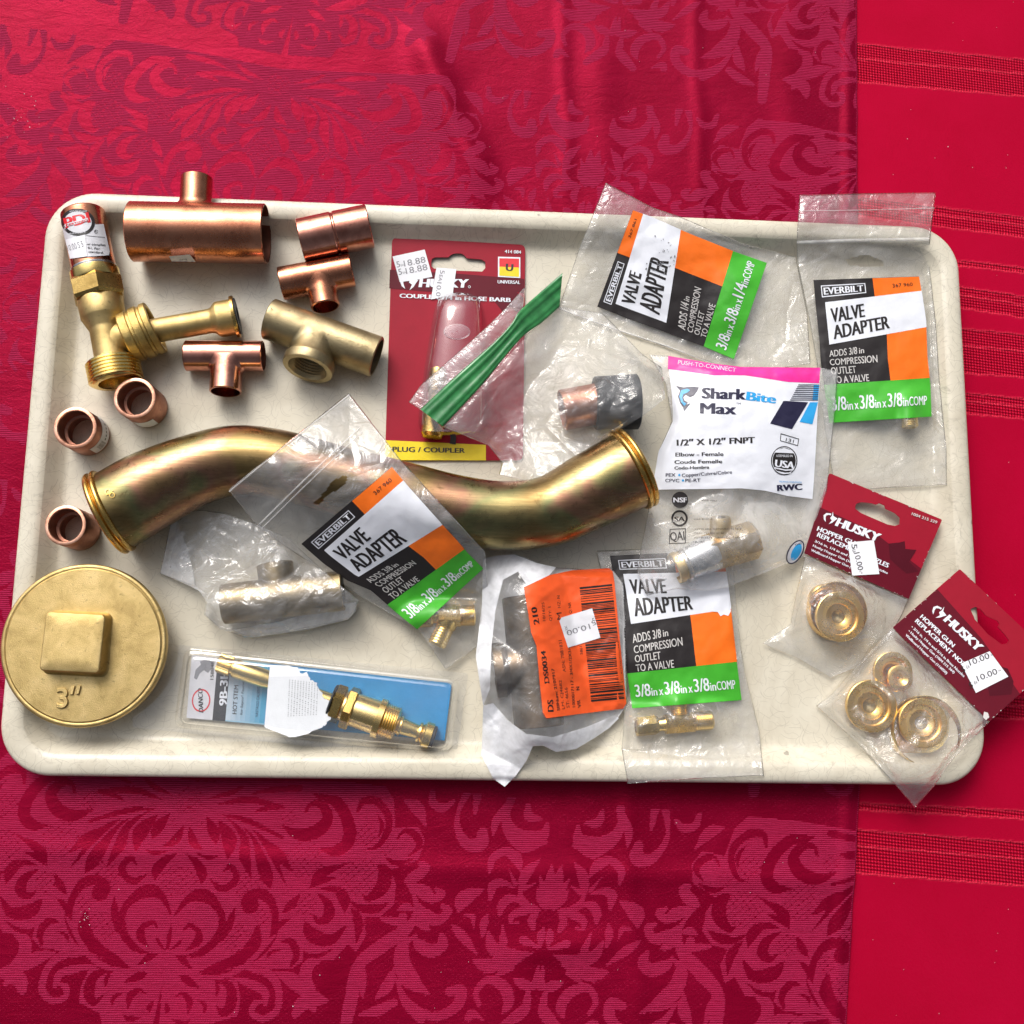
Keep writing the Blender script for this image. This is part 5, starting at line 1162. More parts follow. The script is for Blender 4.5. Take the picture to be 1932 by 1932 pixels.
# ---- frosted bag with a bronze tee, under the draped bag
def frosted_bag():
    q = lambda *p: D('e2', *p)
    base = [(*q(180, 690), .012), (*q(105, 1040), .0085), (*q(330, 700), .016), (*q(600, 780), .022), (*q(300, 1110), .010), (*q(350, 1240), .009), (*q(700, 1380), .008), (*q(1120, 1280), .009), (*q(1170, 1190), .011), (*q(800, 850), .020), (*q(980, 1000), .020), (*q(700, 1150), .012)]
    f = Film(q((180, 690), (320, 696), (450, 712), (620, 770), (800, 850)), q((800, 850), (980, 1020), (1175, 1185)), q((345, 1260), (430, 1335), (560, 1382), (760, 1360), (1050, 1300), (1120, 1282), (1175, 1185)), q((180, 690), (105, 1040), (300, 1108), (355, 1190), (345, 1260)),
             base, [], 67, .0016, 50, over=[(q(425, 1205), q(1085, 1130), 42, ZF + .0140, 1), (q(700, 1080), q(722, 990), 38, ZF + .0138, 1)])
    root = thing("frosted_bag", "milky plastic bag holding a bronze tee, tucked under the draped valve adapter bag", "packaged part", (*W(500, 1100, 0)[:2], ZF))
    f.build("film", root, [FILM_H, FILM_H])
    g = Film(q((180, 690), (215, 800), (255, 900)), q((255, 900), (280, 1000), (302, 1110)), q((105, 1040), (302, 1110)), q((180, 690), (105, 1040)), [(*q(180, 690), .0125), (*q(105, 1040), .0092), (*q(300, 1110), .0105), (*q(250, 900), .0125)], [], 5, .0006, 10, .0005)
    g.build("flap", root, [FILM_F])
    f2 = Film(q((490, 1340), (760, 1290), (1020, 1210), (1165, 1190)), q((1165, 1190), (1160, 1240), (1118, 1285)), q((600, 1385), (900, 1340), (1118, 1285)), q((490, 1340), (600, 1385)), [(*q(490, 1340), .0105), (*q(800, 1290), .012), (*q(1160, 1195), .013), (*q(1118, 1285), .010), (*q(700, 1380), .009)], [], 6, .0007, 14, .0006)
    f2.build("torn_fold", root, [FILM_F])
    tee("bronze_tee", "bronze cast tee with upward outlet seen through the milky plastic bag", "pipe fitting", None, q(425, 1205), q(1090, 1130), 38, q(722, 985), 34, BRONZE_M, wall=.002, flare=.002, bz=ZF + .0135, bc=.47)


# ---- torn bag with orange warehouse label
def label_bag():
    q = lambda *p: D('e4', *p)
    base = [(*q(140, 110), .016), (*q(560, 165), .020), (*q(930, 190), .014), (*q(95, 700), .009), (*q(140, 1000), .0085), (*q(1000, 700), .016), (*q(1010, 1010), .014), (*q(130, 1300), .0145), (*q(270, 1490), .021), (*q(450, 1240), .011), (*q(700, 1260), .010), (*q(900, 1130), .010), (*q(450, 700), .013)]
    top = q((140, 112), (230, 92), (330, 86), (400, 105), (470, 140), (580, 165), (760, 178), (925, 182)); right = q((925, 182), (985, 260), (1000, 480), (1002, 700), (1008, 1000), (950, 1080), (900, 1135)); bottom = q((130, 1300), (200, 1440), (270, 1490), (335, 1425), (400, 1335), (440, 1245), (500, 1240), (580, 1280), (700, 1262), (820, 1190), (900, 1135)); left = q((140, 112), (132, 400), (95, 700), (140, 1000), (130, 1300))
    f = Film(top, right, bottom, left, base, [(*q(700, 640), 95, 150, 8, .006)], 71, .0015, 50, over=[(q(400, 340), q(480, 1125), 50, ZF + .0165, 1), (q(430, 760), q(225, 790), 50, ZF + .0165, 1)])
    root = thing("torn_parts_bag", "torn white backed plastic bag with a bright orange barcode label, holding a dark bronze tee", "packaged part", (*W(1050, 1230, 0)[:2], ZF))
    fm = f.build("film", root, [FILM, FILM_W])
    # white torn margins of the backing, folded to the front
    for k, pl in enumerate(([(140, 112), (230, 92), (330, 86), (470, 140), (580, 165), (540, 210), (400, 268), (350, 190), (260, 240), (215, 420), (190, 640), (180, 900), (140, 1000), (95, 700), (132, 400)],
                            [(140, 1000), (200, 985), (290, 1090), (400, 1170), (560, 1190), (760, 1130), (930, 1060), (960, 1075), (900, 1135), (820, 1190), (700, 1262), (580, 1280), (500, 1240), (440, 1245), (400, 1335), (335, 1425), (270, 1490), (200, 1440), (130, 1300)])):
        p = Print(f.zf, .0004 + .0001 * k); p.poly(q(*pl), FILM_F2, 0, 5); p.build("torn_margin", fm)
    p = Print(f.zf, .0010); pts = [(385, 285), (470, 245), (540, 212), (680, 182), (900, 170), (922, 190), (932, 250), (965, 600), (1005, 985), (985, 1018), (760, 1045), (522, 1076), (500, 1040), (480, 850), (462, 640), (430, 560), (410, 430)]
    p.poly(q(*pts), K_LAB, 0, 5); p.poly(q((385, 285), (470, 245), (540, 212), (535, 200), (460, 235), (380, 274)), K_TAG, .5, 6)
    rs = random.Random(9); t = 0
    a0, a1, b0, b1 = np.array(q(722, 285)), np.array(q(918, 265)), np.array(q(792, 980)), np.array(q(994, 962))
    while t < .985:
        w = rs.choice([.006, .006, .011, .017]); c = [a0 + (b0 - a0) * t, a1 + (b1 - a1) * t, a1 + (b1 - a1) * (t + w), a0 + (b0 - a0) * (t + w)]
        p.poly(c, K_BLACK, 1, 9); t += w + rs.choice([.006, .006, .010, .015])
    L = lambda t, a, b, h, bo=.02: p.line(t, q(*a), q(*b), h, K_BLACK, 1, bo)
    L("DS", (565, 1034), (562, 965), 11.5, .04); L("DS0034", (540, 862), (516, 668), 9.5, .04); L("210", (480, 505), (462, 404), 11, .04); L("SBNum: 2107917", (604, 1028), (568, 775), 5.4, .03); L("LM: CJ4682", (632, 1020), (612, 845), 5, 0); L("ASN: 7881831", (640, 795), (614, 604), 6, 0)
    L("ST: 4656", (662, 1012), (648, 890), 5.8, 0); L("1000017117 - 3/4X1/2X3/4", (696, 1008), (668, 640), 5.4, .02); L("VR", (732, 1010), (724, 965), 6.4, .03); L("N", (722, 905), (720, 885), 6.4, .03); L("10/16/25", (516, 488), (508, 376), 5, 0); L("QTY: 1", (556, 488), (548, 402), 5.2, .01); L("M", (618, 478), (612, 436), 10, .01); L("HZ: N", (608, 408), (602, 334), 5.6, .01); L("Q: NA", (676, 442), (668, 376), 5.6, .01); L("5861", (742, 690), (738, 640), 5.4, .01)
    ol = p.build("orange_label", fm)
    p = Print(f.zf, .0016); p.poly(q((600, 490), (612, 468), (798, 412), (848, 590), (652, 650)), K_TAG, 0, 6); p.line("10.00", q(780, 505), q(640, 548), 10.5, K_GREY, 1, .005); p.line("5", q(806, 470), q(795, 474), 10, K_GREY, 1, 0) ; p.line("5", q(815, 480), q(790, 490), 10, K_GREY, 1, 0); p.line("XL+", q(630, 520), q(645, 565), 5, K_GREY, 1, .005); p.build("price_sticker", root)
    tee("bronze_tee", "dark tarnished bronze tee with its outlet facing left inside the torn bag", "pipe fitting", None, q(400, 330), q(480, 1135), 47, q(205, 790), 44, BRONZE_D, wall=.002, flare=.002, bz=ZF + .016, bc=.53, zc=ZF + .0165, end=thread_end)


FILM_F2 = film("torn_backing", .93, bmp=.5, scale=50, rough=.25, hz=(.9, .91, .95), trans=.12)


# ---- faucet stem in a clear blister
def rbox(c, h, r, n=6):
    """rounded rectangle in photo pixels: corner points c (TL, TR, BR, BL) inset by h, corner radius r"""
    C = np.array(c, float); out = []
    for i in range(4):
        p, a, b = C[i], C[i - 1], C[(i + 1) % 4]; da = (a - p) / np.hypot(*(a - p)); db = (b - p) / np.hypot(*(b - p)); p = p + (da + db) * h
        A, B = p + da * r, p + db * r
        for k in range(n + 1):
            t = k / n; out.append((1 - t) ** 2 * A + 2 * t * (1 - t) * p + t * t * B)
    return np.array(out)


def shell(root, name, corners, rings, mat, fill=True):
    """rings: (inset px, radius px, z)"""
    mb = MB(); rows = [W(*rbox(corners, h, r).T, z) for h, r, z in rings]; mb.grid(np.stack(rows), 0, True); n = len(rows[0])
    if fill: mb.f.append(tuple(range(mb.n - 1, mb.n - n - 1, -1))); mb.m.append(0)
    return mb.build(name, mat, root, 40)


def blister_stem():
    q = lambda *p: D('e3', *p)
    root = thing("faucet_stem_package", "clear blister pack with blue card and torn white paper scrap", "packaged part", (*W(570, 1330, 0)[:2], ZF))
    flange = [(262, 1209), q(1862, 262), q(1782, 800), (250, 1372)]; box = q((148, 106), (1812, 292), (1758, 752), (82, 590))
    flat = tps([(255, 1210, .009), (255, 1370, .009), (330, 1290, .0078), (880, 1270, .0078), (860, 1435, .0105), (600, 1430, .0095), (560, 1240, .0075), (590, 1340, .0075)])
    fo, bi = rbox(flange, 0, 5), rbox(box, 0, 20); mb = MB()
    # the flange sheet, with the domed tray rising from it
    rows = [W(*fo.T, flat(*fo.T) + .0002)] + [W(*p.T, flat(*p.T) + dz) for p, dz in ((bi, .0004), (rbox(box, 3, 19), .0022), (rbox(box, 5, 18), .0026), (rbox(box, 8, 18), .0030), (rbox(box, 10, 17), .0120), (rbox(box, 12, 16), .0136), (rbox(box, 15, 15), .0145), (rbox(box, 19, 13), .0149))]
    mb.grid(np.stack(rows), 0, True); n = len(bi); mb.f.append(tuple(range(mb.n - 1, mb.n - n - 1, -1))); mb.m.append(0); cb = mb.build("clear_blister", BLISTER, root, 30)
    mb = MB(); C = np.array([q(20, 150), q(62, 158), q(55, 200), q(28, 290), q(-40, 330)]); 
    p = Print(flat, .0004); crd = q((192, 150), (1762, 320), (1718, 668), (160, 530))
    lab = Lab(*crd); p.rect(lab, 0, 0, .1, 1, K_PALE, 0); p.rect(lab, .1, 0, .15, 1, K_BLACK, 0); p.rect(lab, .15, 0, .3, 1, K_LBLUE, 0); p.rect(lab, .3, 0, 1, 1, K_BLUE, 0)
    for i in range(8): p.rect(lab, .15 + .0187 * i, .02, .15 + .0187 * (i + 1), .98, GRADS[i], .5)
    p.poly(q((205, 290), (215, 240), (250, 205), (300, 200), (275, 235), (240, 262), (222, 300)), K_GREY, 1); p.poly(q((240, 190), (300, 170), (325, 215), (290, 260), (262, 240)), K_GREY, 1)
    c = q(248, 425); p.disc(c, 17.5, K_BRIGHTRED, 1, 22, 32, .86, .1); p.line("DANCO", q(262, 498), q(255, 352), 9, K_BLACK, 2, .04, shear=.2)
    p.line("9B-3H", q(402, 455), q(412, 245), 15, K_WHITE, 2, .04); p.line("158848", q(322, 300), q(328, 190), 6.4, K_BLACK, 2, .02); p.line("HOT STEM", q(462, 508), q(474, 335), 8.5, K_BLACK, 2, .02); p.line("for Sayco* Faucets", q(498, 512), q(510, 300), 5, K_BLACK, 2, .01); p.line("VÁSTAGO CALIENTE", q(592, 525), q(604, 330), 5.4, K_NAVY, 2, .01)
    p.build("printed_card", root)
    top = lambda x, y: flat(x, y) + .0151
    p = Print(top, .0004); rag = [(665, 210), (750, 214), (830, 225), (838, 244), (852, 262), (888, 252), (896, 280), (905, 302), (948, 318), (948, 338), (958, 352), (982, 380), (980, 398), (988, 412), (1040, 432), (1072, 424), (1102, 420), (1090, 460), (1060, 486), (1030, 502), (1030, 540), (1006, 566), (980, 588), (930, 606), (880, 630), (830, 642), (780, 648), (720, 622), (670, 604), (630, 582), (640, 470), (650, 350)]
    rs = np.random.RandomState(4); P = []
    for a, b in zip(rag, rag[1:] + rag[:1]):
        P.append(a); jag = 0 if (a[0] < 670 and b[0] < 760) else 3
        for t in (.33, .66): P.append((a[0] + (b[0] - a[0]) * t + jag * rs.randn(), a[1] + (b[1] - a[1]) * t + jag * rs.randn()))
    p.poly(q(*P), PAPER, 0, 6)
    for i in range(11): x = 780 + i * 17; p.line("iii:lil:il.lil:ilili"[i % 4:], q(x - 4, 522 - i), q(x + 6, 300 + i * 2), 2.2, K_GREY, 1, 0)
    p.build("torn_paper_scrap", cb)
    # the stem
    A, B = ptz(q(352, 196), ZF + .0085), ptz(q(1632, 640), ZF + .0085); d = B - A; L = np.linalg.norm(d); k = L / 1355.0
    r = thing("faucet_cartridge", "brass faucet hot stem with splined tip, hex bonnet and black washer inside the blister", "plumbing valve", (*A[:2], ZF)); X = lambda *pr_: [(t * k, rr * k) for t, rr in pr_]
    mb = MB(); mb.lathe(X((0, 2), (0, 40), (4, 54), (84, 56), (88, 44)), A, d, 60, 0, False, False, lambda th: 1 + .07 * np.sign(np.sin(th * 15))); mb.build("splined_tip", BRASS_Y, r, 25)
    lying("stem_rod", r, A, B, X((84, 44), (98, 44), (102, 54), (112, 56), (300, 56), (330, 50), (760, 50)), BRASS_Y, 44)
    lying("bonnet_nut", r, A, B, X((735, 50), (735, 112), (740, 118), (790, 118), (795, 110), (795, 60)), BRASS, 6, .2, 20); lying("bonnet_nut", r, A, B, X((812, 60), (812, 128), (818, 134), (860, 134), (866, 128), (866, 60)), BRASS, 6, .7, 20)
    lying("bonnet", r, A, B, X((790, 90), (866, 100), (1010, 102), (1012, 120), (1048, 120), (1050, 92)), GOLD, 56); lying("bonnet_thread", r, A, B, [(t * k, rr * k) for t, rr in [(1045, 92)]] + threads(1052 * k, 1140 * k, 102 * k, 6, .0007) + X((1142, 90), (1150, 60), (1150, 40)), GOLD, 56)
    lying("spindle", r, A, B, X((1140, 46), (1160, 60), (1170, 60), (1176, 50), (1260, 42), (1272, 42), (1278, 60), (1290, 62), (1296, 50), (1304, 60), (1312, 60), (1314, 50)), BRASS_Y, 44); lying("washer_cup", r, A, B, X((1310, 40), (1312, 72), (1318, 78), (1360, 78), (1364, 72), (1364, 40)), BRASS_Y, 48); lying("washer", r, A, B, X((1362, 66), (1376, 68), (1384, 60), (1386, 2)), BLACK_R, 40)
    lying("o_ring", r, A, B, X((716, 60), (718, 100), (722, 108), (728, 108), (733, 102), (735, 60)), BLACK_R, 40)


GRADS = [ink("ink_fade_blue", tuple(np.array((.50, .58, .66)) * (1 - i / 7) + np.array((.06, .34, .55)) * (i / 7))) for i in range(8)]


# ---- red hanging cards
def card_plate(name, root, zf, outline, holes, m, th=.0006, extra=()):
    bm = bmesh.new(); es = []
    for lp in [outline] + holes:
        vs = [bm.verts.new((x, y, 0)) for x, y in lp]; es += [bm.edges.new((vs[i], vs[(i + 1) % len(vs)])) for i in range(len(vs))]
    bmesh.ops.triangle_fill(bm, use_beauty=True, use_dissolve=False, edges=es)
    for _ in range(4):
        ed = [e for e in bm.edges if e.calc_length() > 22]
        if not ed: break
        bmesh.ops.subdivide_edges(bm, edges=ed, cuts=1); bmesh.ops.triangulate(bm, faces=[f for f in bm.faces if len(f.verts) > 3])
    bm.verts.index_update(); P = np.array([v.co[:2] for v in bm.verts]); F = [tuple(v.index for v in f.verts) for f in bm.faces]
    bd = [(e.verts[0].index, e.verts[1].index) for e in bm.edges if len(e.link_faces) == 1]; bm.free()
    z = np.asarray(zf(P[:, 0], P[:, 1])); V = W(P[:, 0], P[:, 1], z); n = len(P); Vb = V - np.array([0, 0, th]); FF = []
    for f in F:
        qq = P[list(f)]; A = np.sum(qq[:, 0] * np.roll(qq[:, 1], -1) - np.roll(qq[:, 0], -1) * qq[:, 1]); FF.append(f if A < 0 else f[::-1])
    mb = MB(); mb.add(np.vstack([V, Vb]), FF + [tuple(n + i for i in f[::-1]) for f in FF] + [(a, b, n + b, n + a) for a, b in bd]); return mb.build(name, m, root, 40)


def hang_hole(lab, u0, u1, v0, v1, peak):
    """euro slot in label coordinates"""
    um = (u0 + u1) / 2; w = (u1 - u0); pts = []
    for u, v in ((u0, v1 * .5 + v0 * .5), (u0 + .04 * w, v0 + .12 * (v1 - v0)), (u0 + .12 * w, v0), (um - .17 * w, v0), (um - .12 * w, peak + .35 * (v0 - peak)), (um - .05 * w, peak), (um + .05 * w, peak), (um + .12 * w, peak + .35 * (v0 - peak)), (um + .17 * w, v0), (u1 - .12 * w, v0), (u1 - .04 * w, v0 + .12 * (v1 - v0)), (u1, (v0 + v1) / 2), (u1 - .04 * w, v1 - .12 * (v1 - v0)), (u1 - .12 * w, v1), (u0 + .12 * w, v1), (u0 + .04 * w, v1 - .12 * (v1 - v0))): pts.append(tuple(lab(u, v)))
    return pts


def dog_mark(p, at, s, ang, m, layer=3):
    """stylised running-dog emblem: head wedge and a sweeping tail"""
    ca, sa = math.cos(ang), math.sin(ang); T = lambda pts: [(at[0] + s * (x * ca - y * sa), at[1] + s * (x * sa + y * ca)) for x, y in pts]
    p.poly(T([(.2, -.9), (.5, -.35), (1.2, -.25), (1.0, .05), (.75, .55), (.35, .95), (.55, .3), (.2, .1), (.3, -.3)]), m, layer, 5)
    p.poly(T([(.1, -.55), (-.55, -.35), (-.8, .1), (-.55, .6), (-.15, .85), (-.4, .3), (-.45, .0), (-.15, -.25), (.15, -.3)]), m, layer, 5)


def coupler_card():
    q = lambda *p: D('c3', *p)
    root = thing("coupler_card", "red hanging card with clear blister and yellow foot standing behind the green zip bag", "packaged part", (*W(850, 660, 0)[:2], ZF))
    zf = tps([(*q(140, 110), .0085), (*q(1000, 160), .0085), (*q(100, 1500), .0078), (*q(1000, 1500), .0078)])
    TL, TR, BR, BL = q(142, 112), q(1000, 160), q(985, 1548), q(96, 1548); lab = Lab(TL, TR, BR, BL)
    out = [tuple(x) for x in rbox([TL, TR, BR, BL], 0, 11, 4)]
    hole = q((395, 270), (400, 250), (420, 240), (505, 240), (520, 225), (545, 215), (590, 215), (608, 228), (622, 246), (720, 254), (742, 270), (742, 310), (722, 332), (560, 326), (412, 312), (396, 298))
    cd = card_plate("card", root, zf, out, [hole], K_RED)
    p = Print(zf, .0002)
    p.poly(q((128, 320), (560, 345), (995, 380), (992, 470), (880, 455), (700, 500), (500, 470), (124, 440)), K_DRED, 0); p.poly(q((700, 460), (800, 440), (830, 470), (900, 430), (990, 500), (985, 620), (900, 560), (860, 600), (800, 520)), K_DRED, .4)
    y = Print(zf, .0003); y.poly(q((100, 1418), (746, 1448), (746, 1548), (96, 1546)), K_YELLOW, 0); y.line("PLUG / COUPLER", q(146, 1490), q(610, 1500), 9.5, K_BLACK, 2, .03); y.poly(q((520, 1380), (556, 1390), (552, 1446), (514, 1440)), K_BLACK, 3); y.build("yellow_band", cd)
    dog_mark(p, q(240, 395), 17, .1, K_WHITE); p.line("HUSKY", q(318, 432), q(632, 436), 17, K_WHITE, 3, .06, shear=.12); p.disc(q(640, 430), 2.4, K_WHITE, 3, None, 12, .7)
    p.line("COUPLER 1/4 in HOSE BARB", q(192, 500), q(905, 528), 8.2, K_WHITE, 3, .045); p.line("414 084", q(868, 212), q(972, 217), 6.4, K_WHITE, 3, .03)
    p.poly(q((824, 236), (968, 240), (968, 374), (824, 366)), K_WHITE, 2); p.poly(q((833, 246), (960, 249), (960, 306), (833, 300)), K_BRIGHTRED, 3); p.poly(q((833, 300), (960, 306), (960, 366), (833, 358)), K_YELLOW, 3); p.line("U", q(876, 326), q(918, 329), 14, K_BLACK, 4, .05); p.line("UNIVERSAL", q(822, 408), q(966, 412), 6.6, K_WHITE, 3, .03)
    pass
    p.build("card_print", cd)
    # domed blister
    ax0, ax1 = q(575, 462), q(520, 1400); n = 26; mb = MB(); rows = []
    prof = [(0, .02), (.012, .45), (.03, .66), (.06, .80), (.12, .88), (.2, .92), (.35, .98), (.5, 1.03), (.65, 1.06), (.8, 1.08), (.9, 1.06), (.96, .94), (.99, .6), (1, .02)]
    for t, wv in prof:
        c = np.array(ax0) + (np.array(ax1) - np.array(ax0)) * t; half = 54 * wv * (.92 + .2 * t); h = .019 * min(1, wv * 1.05) * (1 if .03 < t < .97 else .8); row = []
        for a in np.linspace(0, math.pi, n):
            ca = math.cos(a); sx_ = abs(ca) ** .8 * (1 if ca > 0 else -1); row.append(W(c[0] - half * sx_, c[1], float(zf(*c)) + .0006 + h * math.sin(a) ** .75))
        rows.append(row)
    mb.grid(np.array(rows)[:, ::-1]); bd = mb.build("blister_dome", BLISTER, root, 60)
    mb = MB(); c = np.array(q(560, 720)); rows = []
    for r_, dz in ((13, .0190), (15, .0204), (12, .0206), (1, .0206)): th = np.arange(28) * 2 * math.pi / 28; rows.append(W(c[0] + 1.7 * r_ * np.cos(th), c[1] + r_ * np.sin(th), float(zf(*c)) + dz + 0 * th))
    mb.grid(np.stack(rows), 0, True); mb.build("blister_dimple", BLISTER, bd, 60)
    for pts, txt in (([(145, 235), (352, 190), (402, 366), (300, 385), (192, 400)], 0), ([(428, 306), (556, 316), (532, 480), (392, 512)], 1)):
        s = Print(zf, .0006 + .0003 * txt); s.poly(q(*pts), K_TAG, 0, 8)
        if txt == 0:
            for dy in (0, 48): s.line("18.88", q(222 + dy * .25, 300 + dy), q(360 + dy * .25, 272 + dy), 12, K_GREY, 1, 0); s.line("5", q(174 + dy * .25, 306 + dy), q(196 + dy * .25, 302 + dy), 12, K_GREY, 1, 0); s.line("EA", q(200 + dy * .25, 298 + dy), q(220 + dy * .25, 294 + dy), 4, K_GREY, 1, 0)
        else: s.line("10.0", q(432, 400), q(424, 490), 9, K_GREY, 1, 0); s.line("5", q(452, 322), q(450, 346), 9, K_GREY, 1, 0); s.line("EA", q(446, 352), q(440, 392), 7, K_GREY, 1, 0)
        s.build("price_sticker", cd)
    A, B = ptz(q(440, 960), ZF + .010), ptz(q(400, 1400), ZF + .010); L = np.linalg.norm(B - A); s = mpp(*q(440, 1200), .015) * .293
    r = thing("hose_barb_coupler", "small brass hose barb coupler glimpsed inside the red card's blister", "pipe fitting", (*A[:2], ZF))
    lying("barb_body", r, A, B, [(0, s * 2), (0, s * 50), (L * .1, s * 60)] + threads(L * .12, L * .35, s * 62, 6, .0006) + [(L * .4, s * 50), (L * .6, s * 50), (L * .65, s * 72), (L * .95, s * 76), (L, s * 60), (L, s * 2)], BRASS, 36)


def nozzle(label, c, R, z, rings, group=None, m=None, tilt=(0, 0)):
    """turned brass spray nozzle, open side up. rings = (radius fraction, height fraction of R)"""
    b = ptz(c, z); r = thing("brass_nozzle", label, "spray nozzle", b, group); ax = np.array([tilt[0], tilt[1], 1.0])
    mb = MB(); mb.lathe([(h * R, f * R) for f, h in rings], b, ax, 64, 0); mb.build("cup", m or NOZ, r, 30)
    if rings is CUP: mb = MB(); mb.lathe([(.20 * R, .262 * R), (.12 * R, .20 * R), (.06 * R, .14 * R), (.03 * R, .01 * R)], b, ax, 40); mb.build("bore", BRONZE, r, 30)
    return r


NOZ = metal("nozzle_brass", (.92, .62, .21), (.82, .52, .15), None, (.22, .34), 40, 900, .02)
CUP = [(.55, 0), (.82, .02), (.98, .30), (1, .46), (.985, .5), (.955, .52), (.745, .52), (.73, .50), (.725, .40), (.70, .385), (.53, .40), (.515, .37), (.50, .345), (.36, .32), (.27, .27), (.25, .15)]
SMALL = [(.5, 0), (.9, .05), (1, .3), (.98, .42), (.9, .46), (.62, .46), (.4, .3), (.3, .25), (.28, .1), (.1, .05)]
RINGP = [(.9, 0), (.99, .05), (1, .4), (.985, .43), (.96, .43), (.945, .40), (.93, .14), (.86, .10), (.02, .09)]


def hopper(idx):
    q = lambda *p: D('e5', *p)
    if idx == 1:
        C = [q(480, 70), q(1085, 320), q(905, 745), q(345, 500)]; zf = tps([(*C[0], .011), (*C[1], .0155), (*C[2], .013), (*C[3], .012)]); lb = "maroon nozzle card with one price tag and clear bag, beside the white pouch"; hol = (.30, .70, .17, .30, .10)
    else:
        C = [q(1180, 585), q(1700, 1075), q(1340, 1402), q(820, 900)]; zf = tps([(*C[0], .0215), (*C[1], .030), (*C[2], .0245), (*C[3], .013)]); lb = "maroon nozzle card with two printed prices and clear bag, overhanging the right tray rim"; hol = (.24, .66, .10, .24, .03)
    lab = Lab(*C); root = thing("nozzle_pack", lb, "packaged part", (*W(*lab(.3, .8), 0)[:2], ZF + .004), "hopper gun nozzle packs")
    hole = q((622, 236), (650, 226), (705, 232), (730, 240), (748, 232), (775, 244), (780, 262), (830, 285), (858, 310), (856, 345), (830, 354), (790, 345), (650, 285), (618, 262)) if idx == 1 else q((1236, 800), (1262, 788), (1290, 800), (1320, 835), (1350, 850), (1380, 862), (1392, 880), (1384, 896), (1420, 935), (1444, 968), (1432, 985), (1405, 990), (1330, 935), (1260, 855))
    cd = card_plate("header_card", root, zf, [tuple(x) for x in rbox(C, 0, 2.5, 2)], [hole], K_RED)
    p = Print(zf, .00025)
    if idx == 1:
        p.poly([lab(0, .42), lab(.5, .44), lab(1.0, .62), lab(1, 1), lab(0, 1)], K_DRED, 0); p.poly([lab(.66, .50), lab(.74, .44), lab(.78, .40), lab(.81, .48), lab(.9, .44), lab(.88, .6), lab(.99, .66), lab(.9, .74), lab(.8, .7), lab(.72, .66)], K_RED2, .6)
        dog_mark(p, q(478, 305), 13.5, .41, K_WHITE); p.line("HUSKY", q(512, 352), q(742, 440), 17, K_WHITE, 3, .06, shear=.1)
        p.line("HOPPER GUN", q(412, 378), q(640, 470), 9, K_WHITE, 3, .04); p.line("REPLACEMENT NOZZLES", q(412, 410), q(792, 578), 9, K_WHITE, 3, .04)
        for i, (t, e) in enumerate((("3/16 in, 1/4 in and 5/16 in Brass Nozzles", (790, 612)), ("Husky Hopper Gun (1004 215 364)", (700, 600)), ("Wallboard Hopper Gun (116050)", (660, 610)))): p.line(t, q(400 - i * 10, 440 + i * 24), q(*e), 4.6, K_WHITE, 3, .03)
        p.line("1004 215 329", q(920, 295), q(1055, 342), 5.6, K_CREAM, 3, .02)
        tags = [[(578, 442), (718, 430), (748, 612), (602, 620)]]
    else:
        p.poly([lab(0, .34), lab(.5, .40), lab(1.0, .55), lab(1, 1), lab(0, 1)], K_DRED, 0); p.poly([lab(.72, .50), lab(.8, .44), lab(.9, .5), lab(.96, .62), lab(.86, .8), lab(.78, .72)], K_RED2, .6)
        dog_mark(p, q(1065, 808), 14.5, .75, K_WHITE); p.line("HUSKY", q(1092, 862), q(1276, 1032), 17.5, K_WHITE, 3, .06, shear=.1); p.line("HOPPER GUN", q(965, 845), q(1140, 1006), 8.6, K_WHITE, 3, .04); p.line("REPLACEMENT NOZZLES", q(938, 868), q(1262, 1168), 8.6, K_WHITE, 3, .04)
        for i, (t, e) in enumerate((("3/16 in, 1/4 in and 5/16 in Brass Nozzles", (1200, 1166)), ("Husky Hopper Gun (1004 215 364)", (1146, 1146)), ("Wallboard Hopper Gun (116050)", (1106, 1150)))): p.line("\u2022 " + t if i < 2 else t, q(918 - i * 16, 898 + i * 22), q(*e), 4.8, K_WHITE, 3, .03)
        p.poly(q((1310, 1350), (1330, 1356), (1338, 1380), (1320, 1396), (1304, 1380)), K_CREAM, 3)
        tags = [[(1186, 1092), (1340, 1026), (1440, 1162), (1266, 1250)]]
    wr_ = random.Random(idx)
    for _ in range(34):                                             # worn, whitened card edges
        e_, t_, dp, ln = wr_.randrange(4), wr_.random(), wr_.uniform(.002, .011), wr_.uniform(.004, .022); c1, c2 = ((0, 0), (1, 0), (1, 1), (0, 1))[e_], ((1, 0), (1, 1), (0, 1), (0, 0))[e_]; nin = ((0, 1), (-1, 0), (0, -1), (1, 0))[e_]
        pt = lambda t, k: tuple(lab(c1[0] + (c2[0] - c1[0]) * t + nin[0] * k, c1[1] + (c2[1] - c1[1]) * t + nin[1] * k)); t_ = .03 + .9 * t_
        p.poly([pt(t_, .001), pt(t_ + ln, .001), pt(t_ + ln * .7, dp), pt(t_ + ln * .25, dp * .8)], K_CREAM, 2.2, 9)
    p.build("card_print", cd)
